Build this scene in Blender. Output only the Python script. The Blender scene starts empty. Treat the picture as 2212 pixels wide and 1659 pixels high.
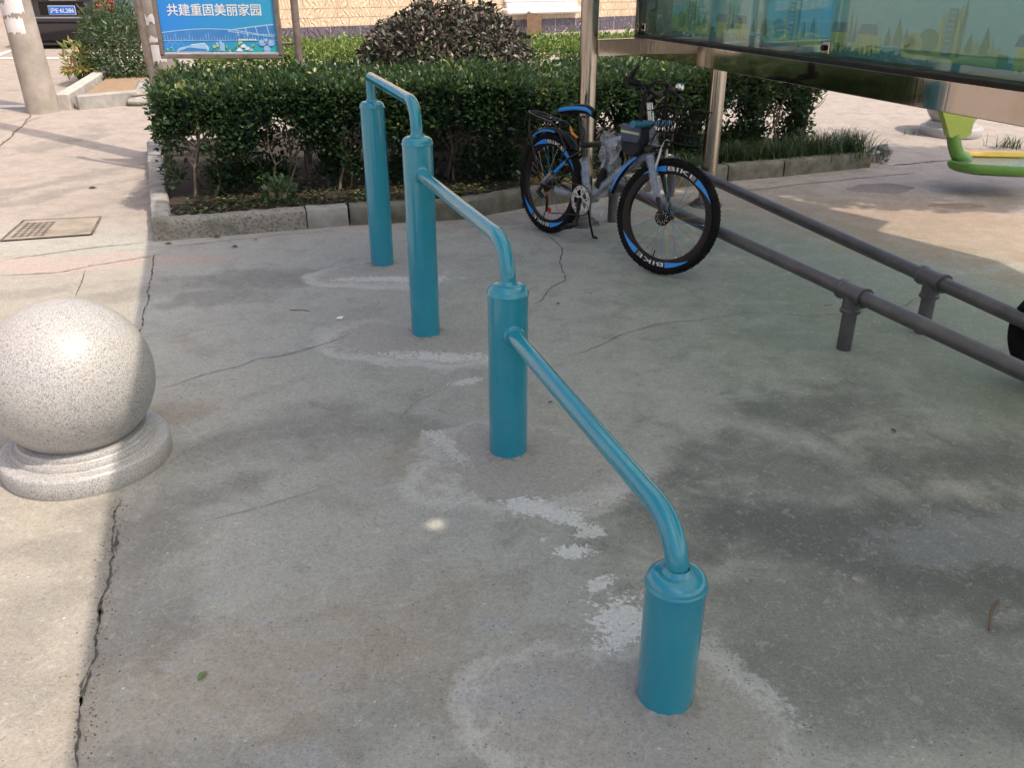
import bpy, bmesh, math, random
import numpy as np
from mathutils import Vector, Matrix
R = math.radians
random.seed(7); rng = np.random.default_rng(7)
sc = bpy.context.scene
col = sc.collection

# ------------------------------------------------------------------ camera, sky, sun, exposure
CAM_H, PITCH, FPX = 1.5, R(25.4), 1840.0
cam = bpy.data.cameras.new("camera"); cam.sensor_width = 36; cam.lens = 36*FPX/2212
cam.clip_start = 0.05; cam.clip_end = 500
camo = bpy.data.objects.new("camera", cam); camo.location = (0, 0, CAM_H)
camo.rotation_euler = (R(90)-PITCH, 0, 0); col.objects.link(camo); sc.camera = camo
SUN_EL, SUN_AZ = R(58.5), R(123)          # azimuth clockwise from +Y
sdir = Vector((math.sin(SUN_AZ)*math.cos(SUN_EL), math.cos(SUN_AZ)*math.cos(SUN_EL), math.sin(SUN_EL)))
w = bpy.data.worlds.new("World"); sc.world = w; w.use_nodes = True
nt = w.node_tree; sky = nt.nodes.new("ShaderNodeTexSky"); sky.sky_type = 'NISHITA'
sky.sun_disc = False; sky.sun_elevation = SUN_EL; sky.sun_rotation = SUN_AZ; sky.dust_density = 5.0; sky.air_density = 1.0
bg = nt.nodes['Background']; bg.inputs[1].default_value = 0.15; nt.links.new(sky.outputs[0], bg.inputs[0])
sl = bpy.data.lights.new("sun", 'SUN'); sl.energy = 2.55; sl.angle = R(0.55); sl.color = (1, .87, .73)
so = bpy.data.objects.new("sun", sl); so.rotation_euler = (-sdir).to_track_quat('-Z', 'Y').to_euler(); col.objects.link(so)
sc.view_settings.view_transform = 'Standard'; sc.view_settings.look = 'None'
sc.view_settings.exposure = 0.84; sc.view_settings.gamma = 1.0
sc.cycles.max_bounces = 8; sc.cycles.transparent_max_bounces = 12

# ------------------------------------------------------------------ helpers
def gz(y):
    return 0.0 if y < 8 else min(.06*(y-8), .48)
def ray(px, py):
    a = (px-1106)/FPX; b = (829.5-py)/FPX
    return Vector((a, math.cos(PITCH)+b*math.sin(PITCH), -math.sin(PITCH)+b*math.cos(PITCH)))
def at(px, py, z=0.0):
    v = ray(px, py); t = (z-CAM_H)/v.z
    return Vector((v.x*t, v.y*t, z))
def atg(px, py):                        # meets the sloping ground
    p = at(px, py)
    if p.y > 8:
        v = ray(px, py); t = (CAM_H+.48)/(.06*v.y-v.z); p = Vector((v.x*t, v.y*t, CAM_H+v.z*t))
        if p.y > 16: p = at(px, py, .48)
    return p
def aty(px, py, y):
    v = ray(px, py); t = y/v.y
    return Vector((v.x*t, y, CAM_H+v.z*t))
def tag(o, label=None, cat=None, group=None, kind=None):
    if label: o['label'] = label
    if cat: o['category'] = cat
    if group: o['group'] = group
    if kind: o['kind'] = kind
    return o
def empty(name, loc=(0, 0, 0), rz=0, label=None, cat=None, group=None, rot=None):
    o = bpy.data.objects.new(name, None); o.location = loc
    o.rotation_euler = rot if rot else (0, 0, rz); o.empty_display_size = .1
    col.objects.link(o); return tag(o, label, cat, group)
def copy_tree(o, parent=None):
    c = o.copy(); col.objects.link(c); c.parent = parent
    for ch in list(o.children): copy_tree(ch, c)
    return c
def frame_of(d):
    d = Vector(d).normalized(); up = Vector((0, 0, 1)) if abs(d.z) < .95 else Vector((1, 0, 0))
    a = d.cross(up).normalized(); b = a.cross(d).normalized(); return a, b
class MB:
    def __init__(s): s.v = []; s.f = []; s.m = []; s.mi = 0; s.M = None
    def add(s, vs, fs):
        n = len(s.v)
        if s.M is not None: vs = [s.M @ Vector(p) for p in vs]
        s.v += [tuple(p) for p in vs]; s.f += [tuple(i+n for i in f) for f in fs]; s.m += [s.mi]*len(fs)
    def box(s, c, sz, ax=None, bev=0):
        c = Vector(c); hx, hy, hz = [q/2 for q in sz]
        X, Y, Z = ax if ax else (Vector((1, 0, 0)), Vector((0, 1, 0)), Vector((0, 0, 1)))
        if bev <= 0:
            vs = [c+X*(i*hx)+Y*(j*hy)+Z*(k*hz) for i in (-1, 1) for j in (-1, 1) for k in (-1, 1)]
            s.add(vs, [(0, 1, 3, 2), (4, 6, 7, 5), (0, 4, 5, 1), (2, 3, 7, 6), (0, 2, 6, 4), (1, 5, 7, 3)]); return
        b = min(bev, hx*.9, hy*.9, hz*.9); vs = []; idx = {}
        for i in (-1, 1):
            for j in (-1, 1):
                for k in (-1, 1):
                    for q in range(3):
                        h = [hx-b, hy-b, hz-b]; h[q] += b
                        idx[(i, j, k, q)] = len(vs); vs.append(c+X*(i*h[0])+Y*(j*h[1])+Z*(k*h[2]))
        I = idx; fs = []
        for i in (-1, 1):
            fs.append([I[(i, -1, -1, 0)], I[(i, 1, -1, 0)], I[(i, 1, 1, 0)], I[(i, -1, 1, 0)]])
            fs.append([I[(-1, i, -1, 1)], I[(1, i, -1, 1)], I[(1, i, 1, 1)], I[(-1, i, 1, 1)]])
            fs.append([I[(-1, -1, i, 2)], I[(1, -1, i, 2)], I[(1, 1, i, 2)], I[(-1, 1, i, 2)]])
        for i in (-1, 1):
            for j in (-1, 1):
                fs.append([I[(i, j, -1, 0)], I[(i, j, 1, 0)], I[(i, j, 1, 1)], I[(i, j, -1, 1)]])
                fs.append([I[(i, -1, j, 0)], I[(i, 1, j, 0)], I[(i, 1, j, 2)], I[(i, -1, j, 2)]])
                fs.append([I[(-1, i, j, 1)], I[(1, i, j, 1)], I[(1, i, j, 2)], I[(-1, i, j, 2)]])
                for k in (-1, 1): fs.append([I[(i, j, k, 0)], I[(i, j, k, 1)], I[(i, j, k, 2)]])
        s.add(vs, fs)
    def tube(s, pts, r, seg=16, cap=True, closed=False, flat=1.0):
        pts = [Vector(p) for p in pts]; n = len(pts)
        rs = r if isinstance(r, (list, tuple)) else [r]*n
        d0 = (pts[1]-pts[0]).normalized(); a, b = frame_of(d0); vs = []
        pd = d0
        for i, p in enumerate(pts):
            if closed: d = (pts[(i+1) % n]-pts[i-1]).normalized()
            elif i == 0: d = d0
            elif i == n-1: d = (pts[-1]-pts[-2]).normalized()
            else: d = ((pts[i+1]-p).normalized()+(p-pts[i-1]).normalized()).normalized()
            q = pd.rotation_difference(d); a = q @ a; b = q @ b; pd = d
            for k in range(seg):
                t = 2*math.pi*k/seg; vs.append(p+a*(rs[i]*math.cos(t))+b*(rs[i]*flat*math.sin(t)))
        fs = []
        for i in range(n if closed else n-1):
            j = (i+1) % n
            for k in range(seg):
                l = (k+1) % seg; fs.append((i*seg+k, i*seg+l, j*seg+l, j*seg+k))
        if cap and not closed: fs += [tuple(range(seg))[::-1], tuple((n-1)*seg+k for k in range(seg))]
        s.add(vs, fs)
    def lathe(s, prof, c=(0, 0, 0), axis=(0, 0, 1), seg=48, closed=False):
        c = Vector(c); ax = Vector(axis).normalized(); a, b = frame_of(ax); vs = []; n = len(prof)
        for r, h in prof:
            for k in range(seg):
                t = 2*math.pi*k/seg; vs.append(c+ax*h+a*(r*math.cos(t))+b*(r*math.sin(t)))
        fs = []
        for i in range(n if closed else n-1):
            j = (i+1) % n
            for k in range(seg):
                l = (k+1) % seg; fs.append((i*seg+k, i*seg+l, j*seg+l, j*seg+k))
        s.add(vs, fs)
    def prism(s, poly, off):              # polygon (3D points) extruded by off
        n = len(poly); off = Vector(off); vs = [Vector(p) for p in poly]+[Vector(p)+off for p in poly]
        s.add(vs, [tuple(range(n)), tuple(range(2*n-1, n-1, -1))]+[(i, (i+1) % n, (i+1) % n+n, i+n) for i in range(n)])
    def grid(s, fn, nu, nv):
        vs = [fn(i/nu, j/nv) for i in range(nu+1) for j in range(nv+1)]
        s.add(vs, [(i*(nv+1)+j, (i+1)*(nv+1)+j, (i+1)*(nv+1)+j+1, i*(nv+1)+j+1) for i in range(nu) for j in range(nv)])
    def build(s, name, mats, parent=None, smooth=35, fixn=True):
        me = bpy.data.meshes.new(name); me.from_pydata(s.v, [], s.f)
        for m in (mats if isinstance(mats, (list, tuple)) else [mats]): me.materials.append(m)
        if s.mi or any(s.m): me.polygons.foreach_set('material_index', s.m)
        if fixn:
            import bmesh
            bm = bmesh.new(); bm.from_mesh(me); bmesh.ops.recalc_face_normals(bm, faces=bm.faces); bm.to_mesh(me); bm.free()
        if smooth:
            me.polygons.foreach_set('use_smooth', [True]*len(me.polygons)); me.set_sharp_from_angle(angle=R(smooth))
        me.update(); o = bpy.data.objects.new(name, me); col.objects.link(o)
        if parent: o.parent = parent
        return o
def bezier_bend(p0, p1, p2, r, n=8):       # round the corner p1 with trim length r
    p0, p1, p2 = Vector(p0), Vector(p1), Vector(p2)
    a = p1+(p0-p1).normalized()*r; b = p1+(p2-p1).normalized()*r
    return [a*(1-t)**2+p1*2*t*(1-t)+b*t*t for t in [i/n for i in range(n+1)]]
def round_path(pts, r, n=8):
    out = [Vector(pts[0])]
    for i in range(1, len(pts)-1): out += bezier_bend(pts[i-1], pts[i], pts[i+1], r if not isinstance(r, (list, tuple)) else r[i-1], n)
    return out+[Vector(pts[-1])]
def text_mesh(body, size=1.0):             # built-in font turned into vertices and faces
    c = bpy.data.curves.new("lettering", 'FONT'); c.body = body; c.size = size; c.resolution_u = 3
    o = bpy.data.objects.new("lettering", c); col.objects.link(o)
    dg = bpy.context.evaluated_depsgraph_get(); me = o.evaluated_get(dg).to_mesh()
    vs = [tuple(v.co) for v in me.vertices]; fs = [tuple(p.vertices) for p in me.polygons]
    o.evaluated_get(dg).to_mesh_clear(); bpy.data.objects.remove(o); bpy.data.curves.remove(c)
    return vs, fs

# ------------------------------------------------------------------ materials
def vnoise(x, y, z, s, seed=0):            # cheap smooth pseudo noise
    x, y, z = x*s, y*s, z*s
    return (np.sin(x*1.7+seed+1.3*np.sin(y*1.1+seed))+np.sin(y*2.1+1.7*seed+1.1*np.sin(z*1.9))+np.sin(z*1.6+2.3*seed+np.sin(x*2.3)))/3
class NT:
    def __init__(s, name):
        s.m = bpy.data.materials.new(name); s.m.use_nodes = True; s.t = s.m.node_tree
        s.b = s.t.nodes['Principled BSDF']; s.out = s.t.nodes['Material Output']
    def n(s, typ, **kw):
        x = s.t.nodes.new(typ)
        for k, v in kw.items(): setattr(x, k, v)
        return x
    def l(s, a, b): s.t.links.new(a, b)
    def coord(s, kind='Object'):
        return s.n('ShaderNodeTexCoord').outputs[kind]
    def noise(s, vec, scale, detail=4, rough=.55, dist=0):
        x = s.n('ShaderNodeTexNoise'); s.l(vec, x.inputs['Vector']); x.inputs['Scale'].default_value = scale
        x.inputs['Detail'].default_value = detail; x.inputs['Roughness'].default_value = rough; x.inputs['Distortion'].default_value = dist
        return x
    def mr(s, v, a, b, c=0.0, d=1.0, smooth=False):
        x = s.n('ShaderNodeMapRange'); s.l(v, x.inputs[0])
        if smooth: x.interpolation_type = 'SMOOTHSTEP'
        for i, q in zip((1, 2, 3, 4), (a, b, c, d)): x.inputs[i].default_value = q
        return x.outputs[0]
    def math(s, op, a, b=None):
        x = s.n('ShaderNodeMath', operation=op)
        for i, q in enumerate((a, b)):
            if q is None: continue
            if isinstance(q, (int, float)): x.inputs[i].default_value = q
            else: s.l(q, x.inputs[i])
        return x.outputs[0]
    def mix(s, f, a, b, blend='MIX'):
        x = s.n('ShaderNodeMix', data_type='RGBA', blend_type=blend)
        if isinstance(f, (int, float)): x.inputs[0].default_value = f
        else: s.l(f, x.inputs[0])
        for i, q in ((6, a), (7, b)):
            if isinstance(q, (tuple, list)): x.inputs[i].default_value = (*q[:3], 1)
            else: s.l(q, x.inputs[i])
        return x.outputs[2]
    def ramp(s, f, stops):
        x = s.n('ShaderNodeValToRGB'); s.l(f, x.inputs[0]); e = x.color_ramp.elements
        while len(e) < len(stops): e.new(.5)
        for k, (p, c) in enumerate(stops): e[k].position = p; e[k].color = (*c, 1)
        return x.outputs[0]
    def bump(s, h, strength=.3, dist=.002):
        x = s.n('ShaderNodeBump'); s.l(h, x.inputs['Height']); x.inputs['Strength'].default_value = strength
        x.inputs['Distance'].default_value = dist; s.l(x.outputs[0], s.b.inputs['Normal']); return x
    def set(s, **kw):
        names = dict(rough='Roughness', metal='Metallic', coat='Coat Weight', spec='Specular IOR Level')
        for k, v in kw.items():
            if k == 'col':
                if isinstance(v, (tuple, list)): s.b.inputs['Base Color'].default_value = (*v, 1)
                else: s.l(v, s.b.inputs['Base Color'])
            elif isinstance(v, (int, float)): s.b.inputs[names[k]].default_value = v
            else: s.l(v, s.b.inputs[names[k]])
        return s
def paint(name, c, rough=.4, metal=0, var=.12, scale=12, coat=0, bump=0, bscale=200, c2=None):
    t = NT(name); v = t.coord(); n = t.noise(v, scale, 5)
    c2 = c2 or tuple(q*(1-var*2.2) for q in c)
    t.set(col=t.mix(t.mr(n.outputs[0], .3, .75), c, c2), metal=metal, coat=coat)
    t.set(rough=t.mr(n.outputs[0], .3, .7, max(.03, rough*.8), min(1, rough*1.3)))
    if bump: t.bump(t.noise(v, bscale, 3).outputs[0], bump, .002)
    return t.m
M = {}
M['teal'] = None
def teal():
    t = NT('teal_paint'); v = t.coord('Generated'); o = t.coord('Object')
    n = t.noise(o, 4, 3); n2 = t.noise(o, 60, 3)
    c = t.mix(t.mr(n.outputs[0], .3, .7), (.003, .225, .33), (.006, .255, .345))
    c = t.mix(t.mr(t.noise(o, 13, 5, .7).outputs[0], .52, .75, 0, .16), c, (.16, .24, .25))
    sep = t.n('ShaderNodeSeparateXYZ'); t.l(o, sep.inputs[0])
    foot = t.mr(sep.outputs[2], .0, .03, 1, 0); chip = t.math('MULTIPLY', foot, t.mr(t.noise(o, 28, 4).outputs[0], .60, .66))
    c = t.mix(chip, c, (.28, .10, .04))
    t.set(col=c, coat=.8, rough=t.mr(n2.outputs[0], .3, .7, .16, .27)); t.b.inputs['Coat Roughness'].default_value = .06
    t.bump(t.noise(o, 35, 3).outputs[0], .08, .002); return t.m
M['teal'] = teal()
def granite():
    t = NT('granite'); v = t.coord()
    n = t.noise(v, 310, 2, .6); n2 = t.noise(v, 150, 3, .7); n3 = t.noise(v, 6, 2)
    c = t.ramp(n.outputs[0], [(.36, (.17, .168, .175)), (.46, (.34, .33, .32)), (.6, (.48, .465, .45))])
    d = t.mr(n2.outputs[0], .56, .64); c = t.mix(d, c, (.15, .148, .155))
    c = t.mix(t.mr(n3.outputs[0], .4, .8, 0, .3), c, (.42, .38, .33))
    t.set(col=c, rough=.42, spec=.5, coat=.15); t.bump(n.outputs[0], .12, .001); return t.m
M['granite'] = granite()
def steel(name='steel', streak=True, tint=(.46, .41, .36), rough=.16):
    t = NT(name); v = t.coord(); mp = t.n('ShaderNodeMapping'); t.l(v, mp.inputs[0]); mp.inputs['Scale'].default_value = (60, 60, 1.0)
    n = t.noise(mp.outputs[0], 1.5, 4); n2 = t.noise(v, 9, 5)
    c = t.mix(t.mr(n2.outputs[0], .5, .75, 0, .45), tint, (.30, .24, .19))
    t.set(col=c, metal=1, rough=t.mr(n.outputs[0], .3, .7, rough*.6, rough*1.6)); t.bump(n.outputs[0], .04, .002); return t.m
M['steel'] = steel(); M['steel_rail'] = steel('rail_steel', tint=(.46, .42, .38), rough=.06)
M['black'] = paint('black_paint', (.006, .006, .007), .32, coat=.15)
M['black_plastic'] = paint('black_plastic', (.009, .009, .010), .5)
M['rubber'] = paint('tyre_rubber', (.009, .009, .010), .75, bump=.3, bscale=300)
M['rim_black'] = paint('rim_black', (.007, .007, .008), .33)
M['decal_blue'] = paint('decal_blue', (.02, .28, .85), .35)
M['decal_white'] = paint('decal_white', (.78, .78, .78), .4)
M['chrome'] = paint('chrome', (.72, .72, .72), .12, metal=1)
M['alu'] = paint('alloy', (.62, .62, .60), .3, metal=.35)
M['chain'] = paint('rusty_chain', (.10, .055, .035), .55, metal=.6)
def dull(m, sp=.15):
    m.node_tree.nodes['Principled BSDF'].inputs['Specular IOR Level'].default_value = sp; return m
dull(M['black'], .3); dull(M['rubber'], .12); dull(M['rim_black'], .3); dull(M['black_plastic'], .25)
M['wire'] = dull(paint('black_wire', (.006, .006, .006), .6), .15)
M['orange'] = paint('orange_plastic', (.65, .22, .03), .4)
M['red'] = paint('red_plastic', (.45, .03, .03), .3)
for k, c in dict(red=(.5, .05, .05), yellow=(.65, .48, .06), green=(.05, .38, .14), blue=(.04, .15, .6)).items(): M['spoke_'+k] = paint('spoke_'+k, c, .35)
def wrap():
    t = NT('bubble_wrap'); v = t.coord(); vo = t.n('ShaderNodeTexVoronoi'); t.l(v, vo.inputs[0]); vo.inputs['Scale'].default_value = 110
    n = t.noise(v, 14, 4)
    t.set(col=t.mix(t.mr(n.outputs[0], .35, .65), (.75, .75, .76), (.55, .62, .72)), rough=.22)
    t.bump(t.math('ADD', vo.outputs[0], t.math('MULTIPLY', n.outputs[0], 3.0)), .9, .006)
    tr = t.n('ShaderNodeBsdfTransparent'); mx = t.n('ShaderNodeMixShader')
    t.l(t.mr(n.outputs[0], .35, .65, .10, .38), mx.inputs[0]); t.l(tr.outputs[0], mx.inputs[1]); t.l(t.b.outputs[0], mx.inputs[2]); t.l(mx.outputs[0], t.out.inputs[0])
    return t.m
M['wrap'] = wrap()
def leaf_mat(name, stops, trans=.30, rough=.40):
    t = NT(name); a = t.n('ShaderNodeAttribute'); a.attribute_name = 'tint'
    c = t.ramp(a.outputs['Fac'], stops); t.set(col=c, rough=rough, spec=.5)
    tl = t.n('ShaderNodeBsdfTranslucent'); t.l(t.mix(.5 if 'purple' not in name else .1, c, (.14, .24, .05)), tl.inputs[0]); mx = t.n('ShaderNodeMixShader'); mx.inputs[0].default_value = trans
    t.l(t.b.outputs[0], mx.inputs[1]); t.l(tl.outputs[0], mx.inputs[2]); t.l(mx.outputs[0], t.out.inputs[0]); return t.m
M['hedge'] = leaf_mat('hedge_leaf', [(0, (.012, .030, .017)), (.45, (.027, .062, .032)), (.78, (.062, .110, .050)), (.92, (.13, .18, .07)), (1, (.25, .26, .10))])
M['hedge_far'] = leaf_mat('yellow_green_leaf', [(0, (.05, .11, .025)), (.5, (.12, .20, .045)), (1, (.30, .34, .10))])
M['purple'] = leaf_mat('purple_leaf', [(0, (.020, .022, .015)), (.35, (.048, .045, .034)), (.6, (.085, .092, .060)), (.88, (.12, .085, .072)), (1, (.28, .15, .17))], .2, .4)
M['bamboo'] = leaf_mat('bamboo_leaf', [(0, (.022, .055, .022)), (.5, (.055, .10, .042)), (1, (.12, .17, .075))])
M['croton'] = leaf_mat('croton_leaf', [(0, (.20, .25, .06)), (.7, (.38, .36, .12)), (.93, (.40, .22, .10)), (1, (.65, .06, .12))])
M['grass'] = leaf_mat('grass_blade', [(0, (.018, .036, .014)), (.6, (.035, .065, .025)), (1, (.09, .13, .05))])
M['litter'] = leaf_mat('leaf_litter', [(0, (.022, .016, .012)), (.6, (.05, .034, .022)), (.72, (.04, .075, .028)), (1, (.16, .22, .08))], .1)
M['bark'] = paint('bark', (.20, .155, .11), .85, var=.2, scale=30, bump=.5, bscale=90)
M['soil'] = paint('soil', (.035, .025, .018), .95, var=.25, scale=25, bump=.9, bscale=60)

# ---- concrete ground with stains, mortar patches and painted tints of roof light and sun
CLASSES = ['green', 'dark', 'dirt', 'ochre', 'mortar', 'inner', 'white', 'smear', 'tar', 'rust_sunpatch', 'apron']
STAINS_LIGHT = []
def lay(cls, px, py, rx, ry, ang=0.0, k=1.0):
    p = at(px, py); STAINS_LIGHT.append((cls, p.x, p.y, rx, ry, ang, k))
lay('green', 1950, 620, 1.1, 2.4, R(18)); lay('green', 2230, 830, .7, .4, R(10)); lay('green', 1900, 700, .9, 1.2, R(18))  # green tint of light through the roof, put into the concrete colour
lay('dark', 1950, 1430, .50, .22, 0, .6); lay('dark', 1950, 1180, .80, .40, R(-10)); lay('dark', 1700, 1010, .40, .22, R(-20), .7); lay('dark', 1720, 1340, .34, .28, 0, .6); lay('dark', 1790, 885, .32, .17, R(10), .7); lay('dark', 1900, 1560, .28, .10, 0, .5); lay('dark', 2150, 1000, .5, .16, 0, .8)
for q in ((600, 600, .5, .16, .8), (470, 640, .3, .14, .7), (350, 620, .2, .14, .6), (640, 930, .45, .16, .8), (880, 925, .18, .14, .8), (330, 1160, .2, .2, .9), (520, 980, .5, .12, .5), (850, 1520, .3, .1, .6), (330, 1330, .12, .25, .7), (560, 1640, .35, .1, .6), (1020, 480, .5, .13, .6), (1450, 540, .3, .2, .5), (400, 1080, .25, .12, .8), (1200, 1640, .2, .06, .8), (1450, 1600, .07, .06, .9), (60, 1300, .12, .1, .5), (110, 1500, .12, .08, .5), (100, 1190, .12, .06, .6), (230, 640, .25, .08, .6), (70, 630, .3, .08, .5), (30, 1450, .08, .12, .5)):
    lay('dirt', q[0], q[1], q[2], q[3], R(20), q[4])
for q in ((90, 400, 1.3, .12, .8), (60, 330, 1.2, .15, .8), (150, 300, .8, .12, .6), (30, 440, .9, .1, .7), (230, 440, .5, .06, .5)): lay('dirt', q[0], q[1], q[2], q[3], R(60), q[4])
for q in ((410, 735, .05), (405, 885, .07), (640, 1400, .17), (900, 1370, .14), (860, 985, .12), (480, 1500, .16), (1100, 1470, .1)): lay('ochre', q[0], q[1], q[2]*1.7, q[2], R(20))
for q in ((826, 592, .40, .24, 0), (921, 745, .50, .25, -.2), (1130, 1010, .42, .30, -.3), (1400, 1560, .36, .30, -.2)):
    lay('mortar', *q); lay('inner', q[0]+14, q[1]-6, q[2]*.88, q[3]*.86, q[4])
for q in ((1190, 1105, .13, .055, -.5, 1), (1285, 1148, .05, .03, 0, .9), (1240, 1193, .055, .032, .1, 1.1), (1290, 1258, .048, .024, .6, 1.1), (1325, 1330, .088, .070, .3, 1.3), (1010, 825, .06, .03, .2, .7), (950, 768, .24, .05, -.1, .85), (870, 603, .30, .04, 0, .75), (1165, 1165, .03, .012, -.5, 1), (1590, 1440, .035, .20, .55, .35), (965, 965, .03, .14, .5, .55), (1280, 1075, .18, .04, .3, .4)): lay('white', *q)
for i in range(30):
    s_ = random.uniform(.008, .026); lay('smear', random.uniform(330, 1400), random.uniform(1040, 1640), s_*1.6, s_, random.uniform(-.6, .6), random.uniform(.2, .7))
for q in ((650, 740, .10), (560, 765, .08), (800, 1045, .07), (560, 1340, .04), (450, 1050, .04), (620, 1640, .10), (1150, 1500, .12), (2130, 1180, .30)): lay('smear', q[0], q[1], q[2], q[2]*.5, .1, .4)
lay('tar', 1915, 408, .27, .20); lay('tar', 2058, 443, .20, .11)
for q in ((380, 848), (400, 868), (405, 812), (355, 835), (1398, 683), (1480, 905), (1130, 945), (1555, 850)): lay('tar', q[0], q[1], .018, .008, random.uniform(-.3, .3), .8)
lay('rust_sunpatch', 2130, 470, .40, .12, -.2); lay('rust_sunpatch', 1990, 440, .45, .12, -.2, .6); lay('rust_sunpatch', 2060, 500, 1.6, .75, R(-45), .8); lay('apron', 100, 572, 1.1, .16, R(8))  # broadest rust ellipse puts the warmth of the sun patch into the colour
def concrete():
    t = NT('concrete'); v = t.coord()
    flat = t.n('ShaderNodeVectorMath', operation='MULTIPLY'); t.l(v, flat.inputs[0]); flat.inputs[1].default_value = (1, 1, 0); v = flat.outputs[0]
    big = t.noise(v, .9, 4, .6); mid = t.noise(v, 5, 6, .65, .4); fine = t.noise(v, 70, 6, .75); grain = t.noise(v, 260, 3, .7)
    mott = t.noise(v, 17, 5, .7, .6)
    wb = t.math('MULTIPLY', t.math('SUBTRACT', mid.outputs[0], .5), 2.2)
    wf = t.math('MULTIPLY', t.math('SUBTRACT', mott.outputs[0], .5), 2.6)
    c = t.mix(t.mr(big.outputs[0], .32, .7), (.340, .334, .298), (.408, .400, .355))
    c = t.mix(t.mr(mid.outputs[0], .5, .78, 0, .55), c, (.19, .182, .168))
    c = t.mix(t.mr(mott.outputs[0], .52, .75, 0, .45), c, (.40, .375, .335))
    def app(name, c, colr, soft, wv, amt):
        a = t.n('ShaderNodeAttribute'); a.attribute_name = name; k = t.n('ShaderNodeAttribute'); k.attribute_name = 'k_'+name if name in ('dark', 'dirt', 'white', 'smear') else name
        f = t.mr(t.math('ADD', a.outputs['Fac'], wv) if wv is not None else a.outputs['Fac'], -soft, soft, 0, amt, True)
        if name in ('dark', 'dirt', 'white', 'smear'): f = t.math('MULTIPLY', f, k.outputs['Fac'])
        return t.mix(f, c, colr)
    wb2 = t.math('MULTIPLY', wb, .25)
    a = t.n('ShaderNodeAttribute'); a.attribute_name = 'left'; c = t.mix(t.math('MULTIPLY', a.outputs['Fac'], .55), c, (.33, .285, .225))
    a = t.n('ShaderNodeAttribute'); a.attribute_name = 'far'; c = t.mix(t.math('MULTIPLY', a.outputs['Fac'], .75), c, t.mix(t.mr(mid.outputs[0], .4, .7), (.345, .28, .24), (.255, .21, .18)))
    c = app('green', c, (.175, .225, .175), .8, wb, .85)
    c = app('dirt', c, (.165, .157, .14), .55, wb, .70)
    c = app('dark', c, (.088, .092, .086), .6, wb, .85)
    c = app('ochre', c, (.30, .24, .175), .7, wb, .45)
    c = app('mortar', c, (.53, .51, .475), .10, t.math('ADD', wb2, t.math('MULTIPLY', wf, .22)), .86)
    c = app('inner', c, (.345, .318, .285), .20, t.math('ADD', wb2, t.math('MULTIPLY', wf, .35)), .85)
    c = app('white', c, (.64, .635, .615), .16, t.math('ADD', t.math('MULTIPLY', t.math('SUBTRACT', fine.outputs[0], .5), 3.2), t.math('ADD', t.math('MULTIPLY', wf, 1.2), wb2)), .95)
    c = app('smear', c, (.36, .375, .40), .3, wf, .85)
    c = app('tar', c, (.150, .120, .112), .03, t.math('MULTIPLY', wb, .10), .92)
    c = app('rust_sunpatch', c, (.31, .19, .11), .6, wb, .55)
    c = app('apron', c, (.42, .335, .29), .1, wb2, .8)
    agg = t.noise(v, 130, 4, .8); spk = t.noise(v, 210, 2, .6)
    c = t.mix(t.mr(fine.outputs[0], .36, .62, 0, 1), t.mix(.24, c, (.06, .058, .052)), c)
    c = t.mix(t.math('MULTIPLY', t.mr(agg.outputs[0], .34, .46, .75, 0), t.mr(mott.outputs[0], .40, .62, .15, 1)), c, (.085, .080, .072))
    c = t.mix(t.math('MULTIPLY', t.mr(agg.outputs[0], .56, .68, 0, .55), t.mr(mott.outputs[0], .38, .6, 1, .2)), c, (.56, .535, .49))
    vo = t.n('ShaderNodeTexVoronoi'); t.l(v, vo.inputs[0]); vo.inputs['Scale'].default_value = 38; vo.inputs['Randomness'].default_value = 1
    pit = t.math('MULTIPLY', t.mr(vo.outputs['Distance'], .06, .16, .8, 0), t.mr(mott.outputs[0], .52, .58))
    c = t.mix(pit, c, (.075, .07, .064))
    vo2 = t.n('ShaderNodeTexVoronoi'); t.l(v, vo2.inputs[0]); vo2.inputs['Scale'].default_value = 24
    c = t.mix(t.math('MULTIPLY', t.mr(vo2.outputs['Distance'], .05, .11, .75, 0), t.mr(mid.outputs[0], .47, .42, 0, 1)), c, (.60, .585, .55))
    sc_n = t.noise(v, 34, 5, .75, 1.2); c = t.mix(t.mr(sc_n.outputs[0], .56, .66, 0, .40), c, (.14, .132, .118)); c = t.mix(t.mr(sc_n.outputs[0], .44, .36, 0, .30), c, (.50, .48, .44))
    c = t.mix(t.mr(spk.outputs[0], .63, .68, 0, .6), c, (.075, .07, .066))
    c = t.mix(t.mr(grain.outputs[0], .62, .72, 0, .45), c, (.60, .58, .55))
    t.set(col=c, rough=t.mr(mid.outputs[0], .3, .7, .62, .85), spec=.4)
    h = t.math('ADD', t.math('MULTIPLY', fine.outputs[0], .6), t.math('ADD', t.math('MULTIPLY', agg.outputs[0], .5), mid.outputs[0]))
    t.bump(h, .5, .004); return t.m
M['concrete'] = concrete()
M['crack'] = paint('crack_dirt', (.10, .09, .078), .95, var=.3, scale=40)
M['kerb'] = None
def kerbm():
    t = NT('kerb_concrete'); v = t.coord(); vo = t.n('ShaderNodeTexVoronoi'); t.l(v, vo.inputs[0]); vo.inputs['Scale'].default_value = 48
    n = t.noise(v, 3, 5, .7); f = t.noise(v, 90, 4)
    c = t.mix(t.mr(vo.outputs['Distance'], .15, .6), (.13, .115, .10), (.26, .24, .21))
    c = t.mix(t.mr(n.outputs[0], .45, .62), c, (.25, .23, .20))
    c = t.mix(t.mr(t.noise(v, 6, 4).outputs[0], .56, .7, 0, .6), c, (.09, .10, .06))
    t.set(col=c, rough=.9); t.bump(t.math('ADD', vo.outputs['Distance'], f.outputs[0]), .8, .008); return t.m
M['kerb'] = kerbm()
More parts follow.
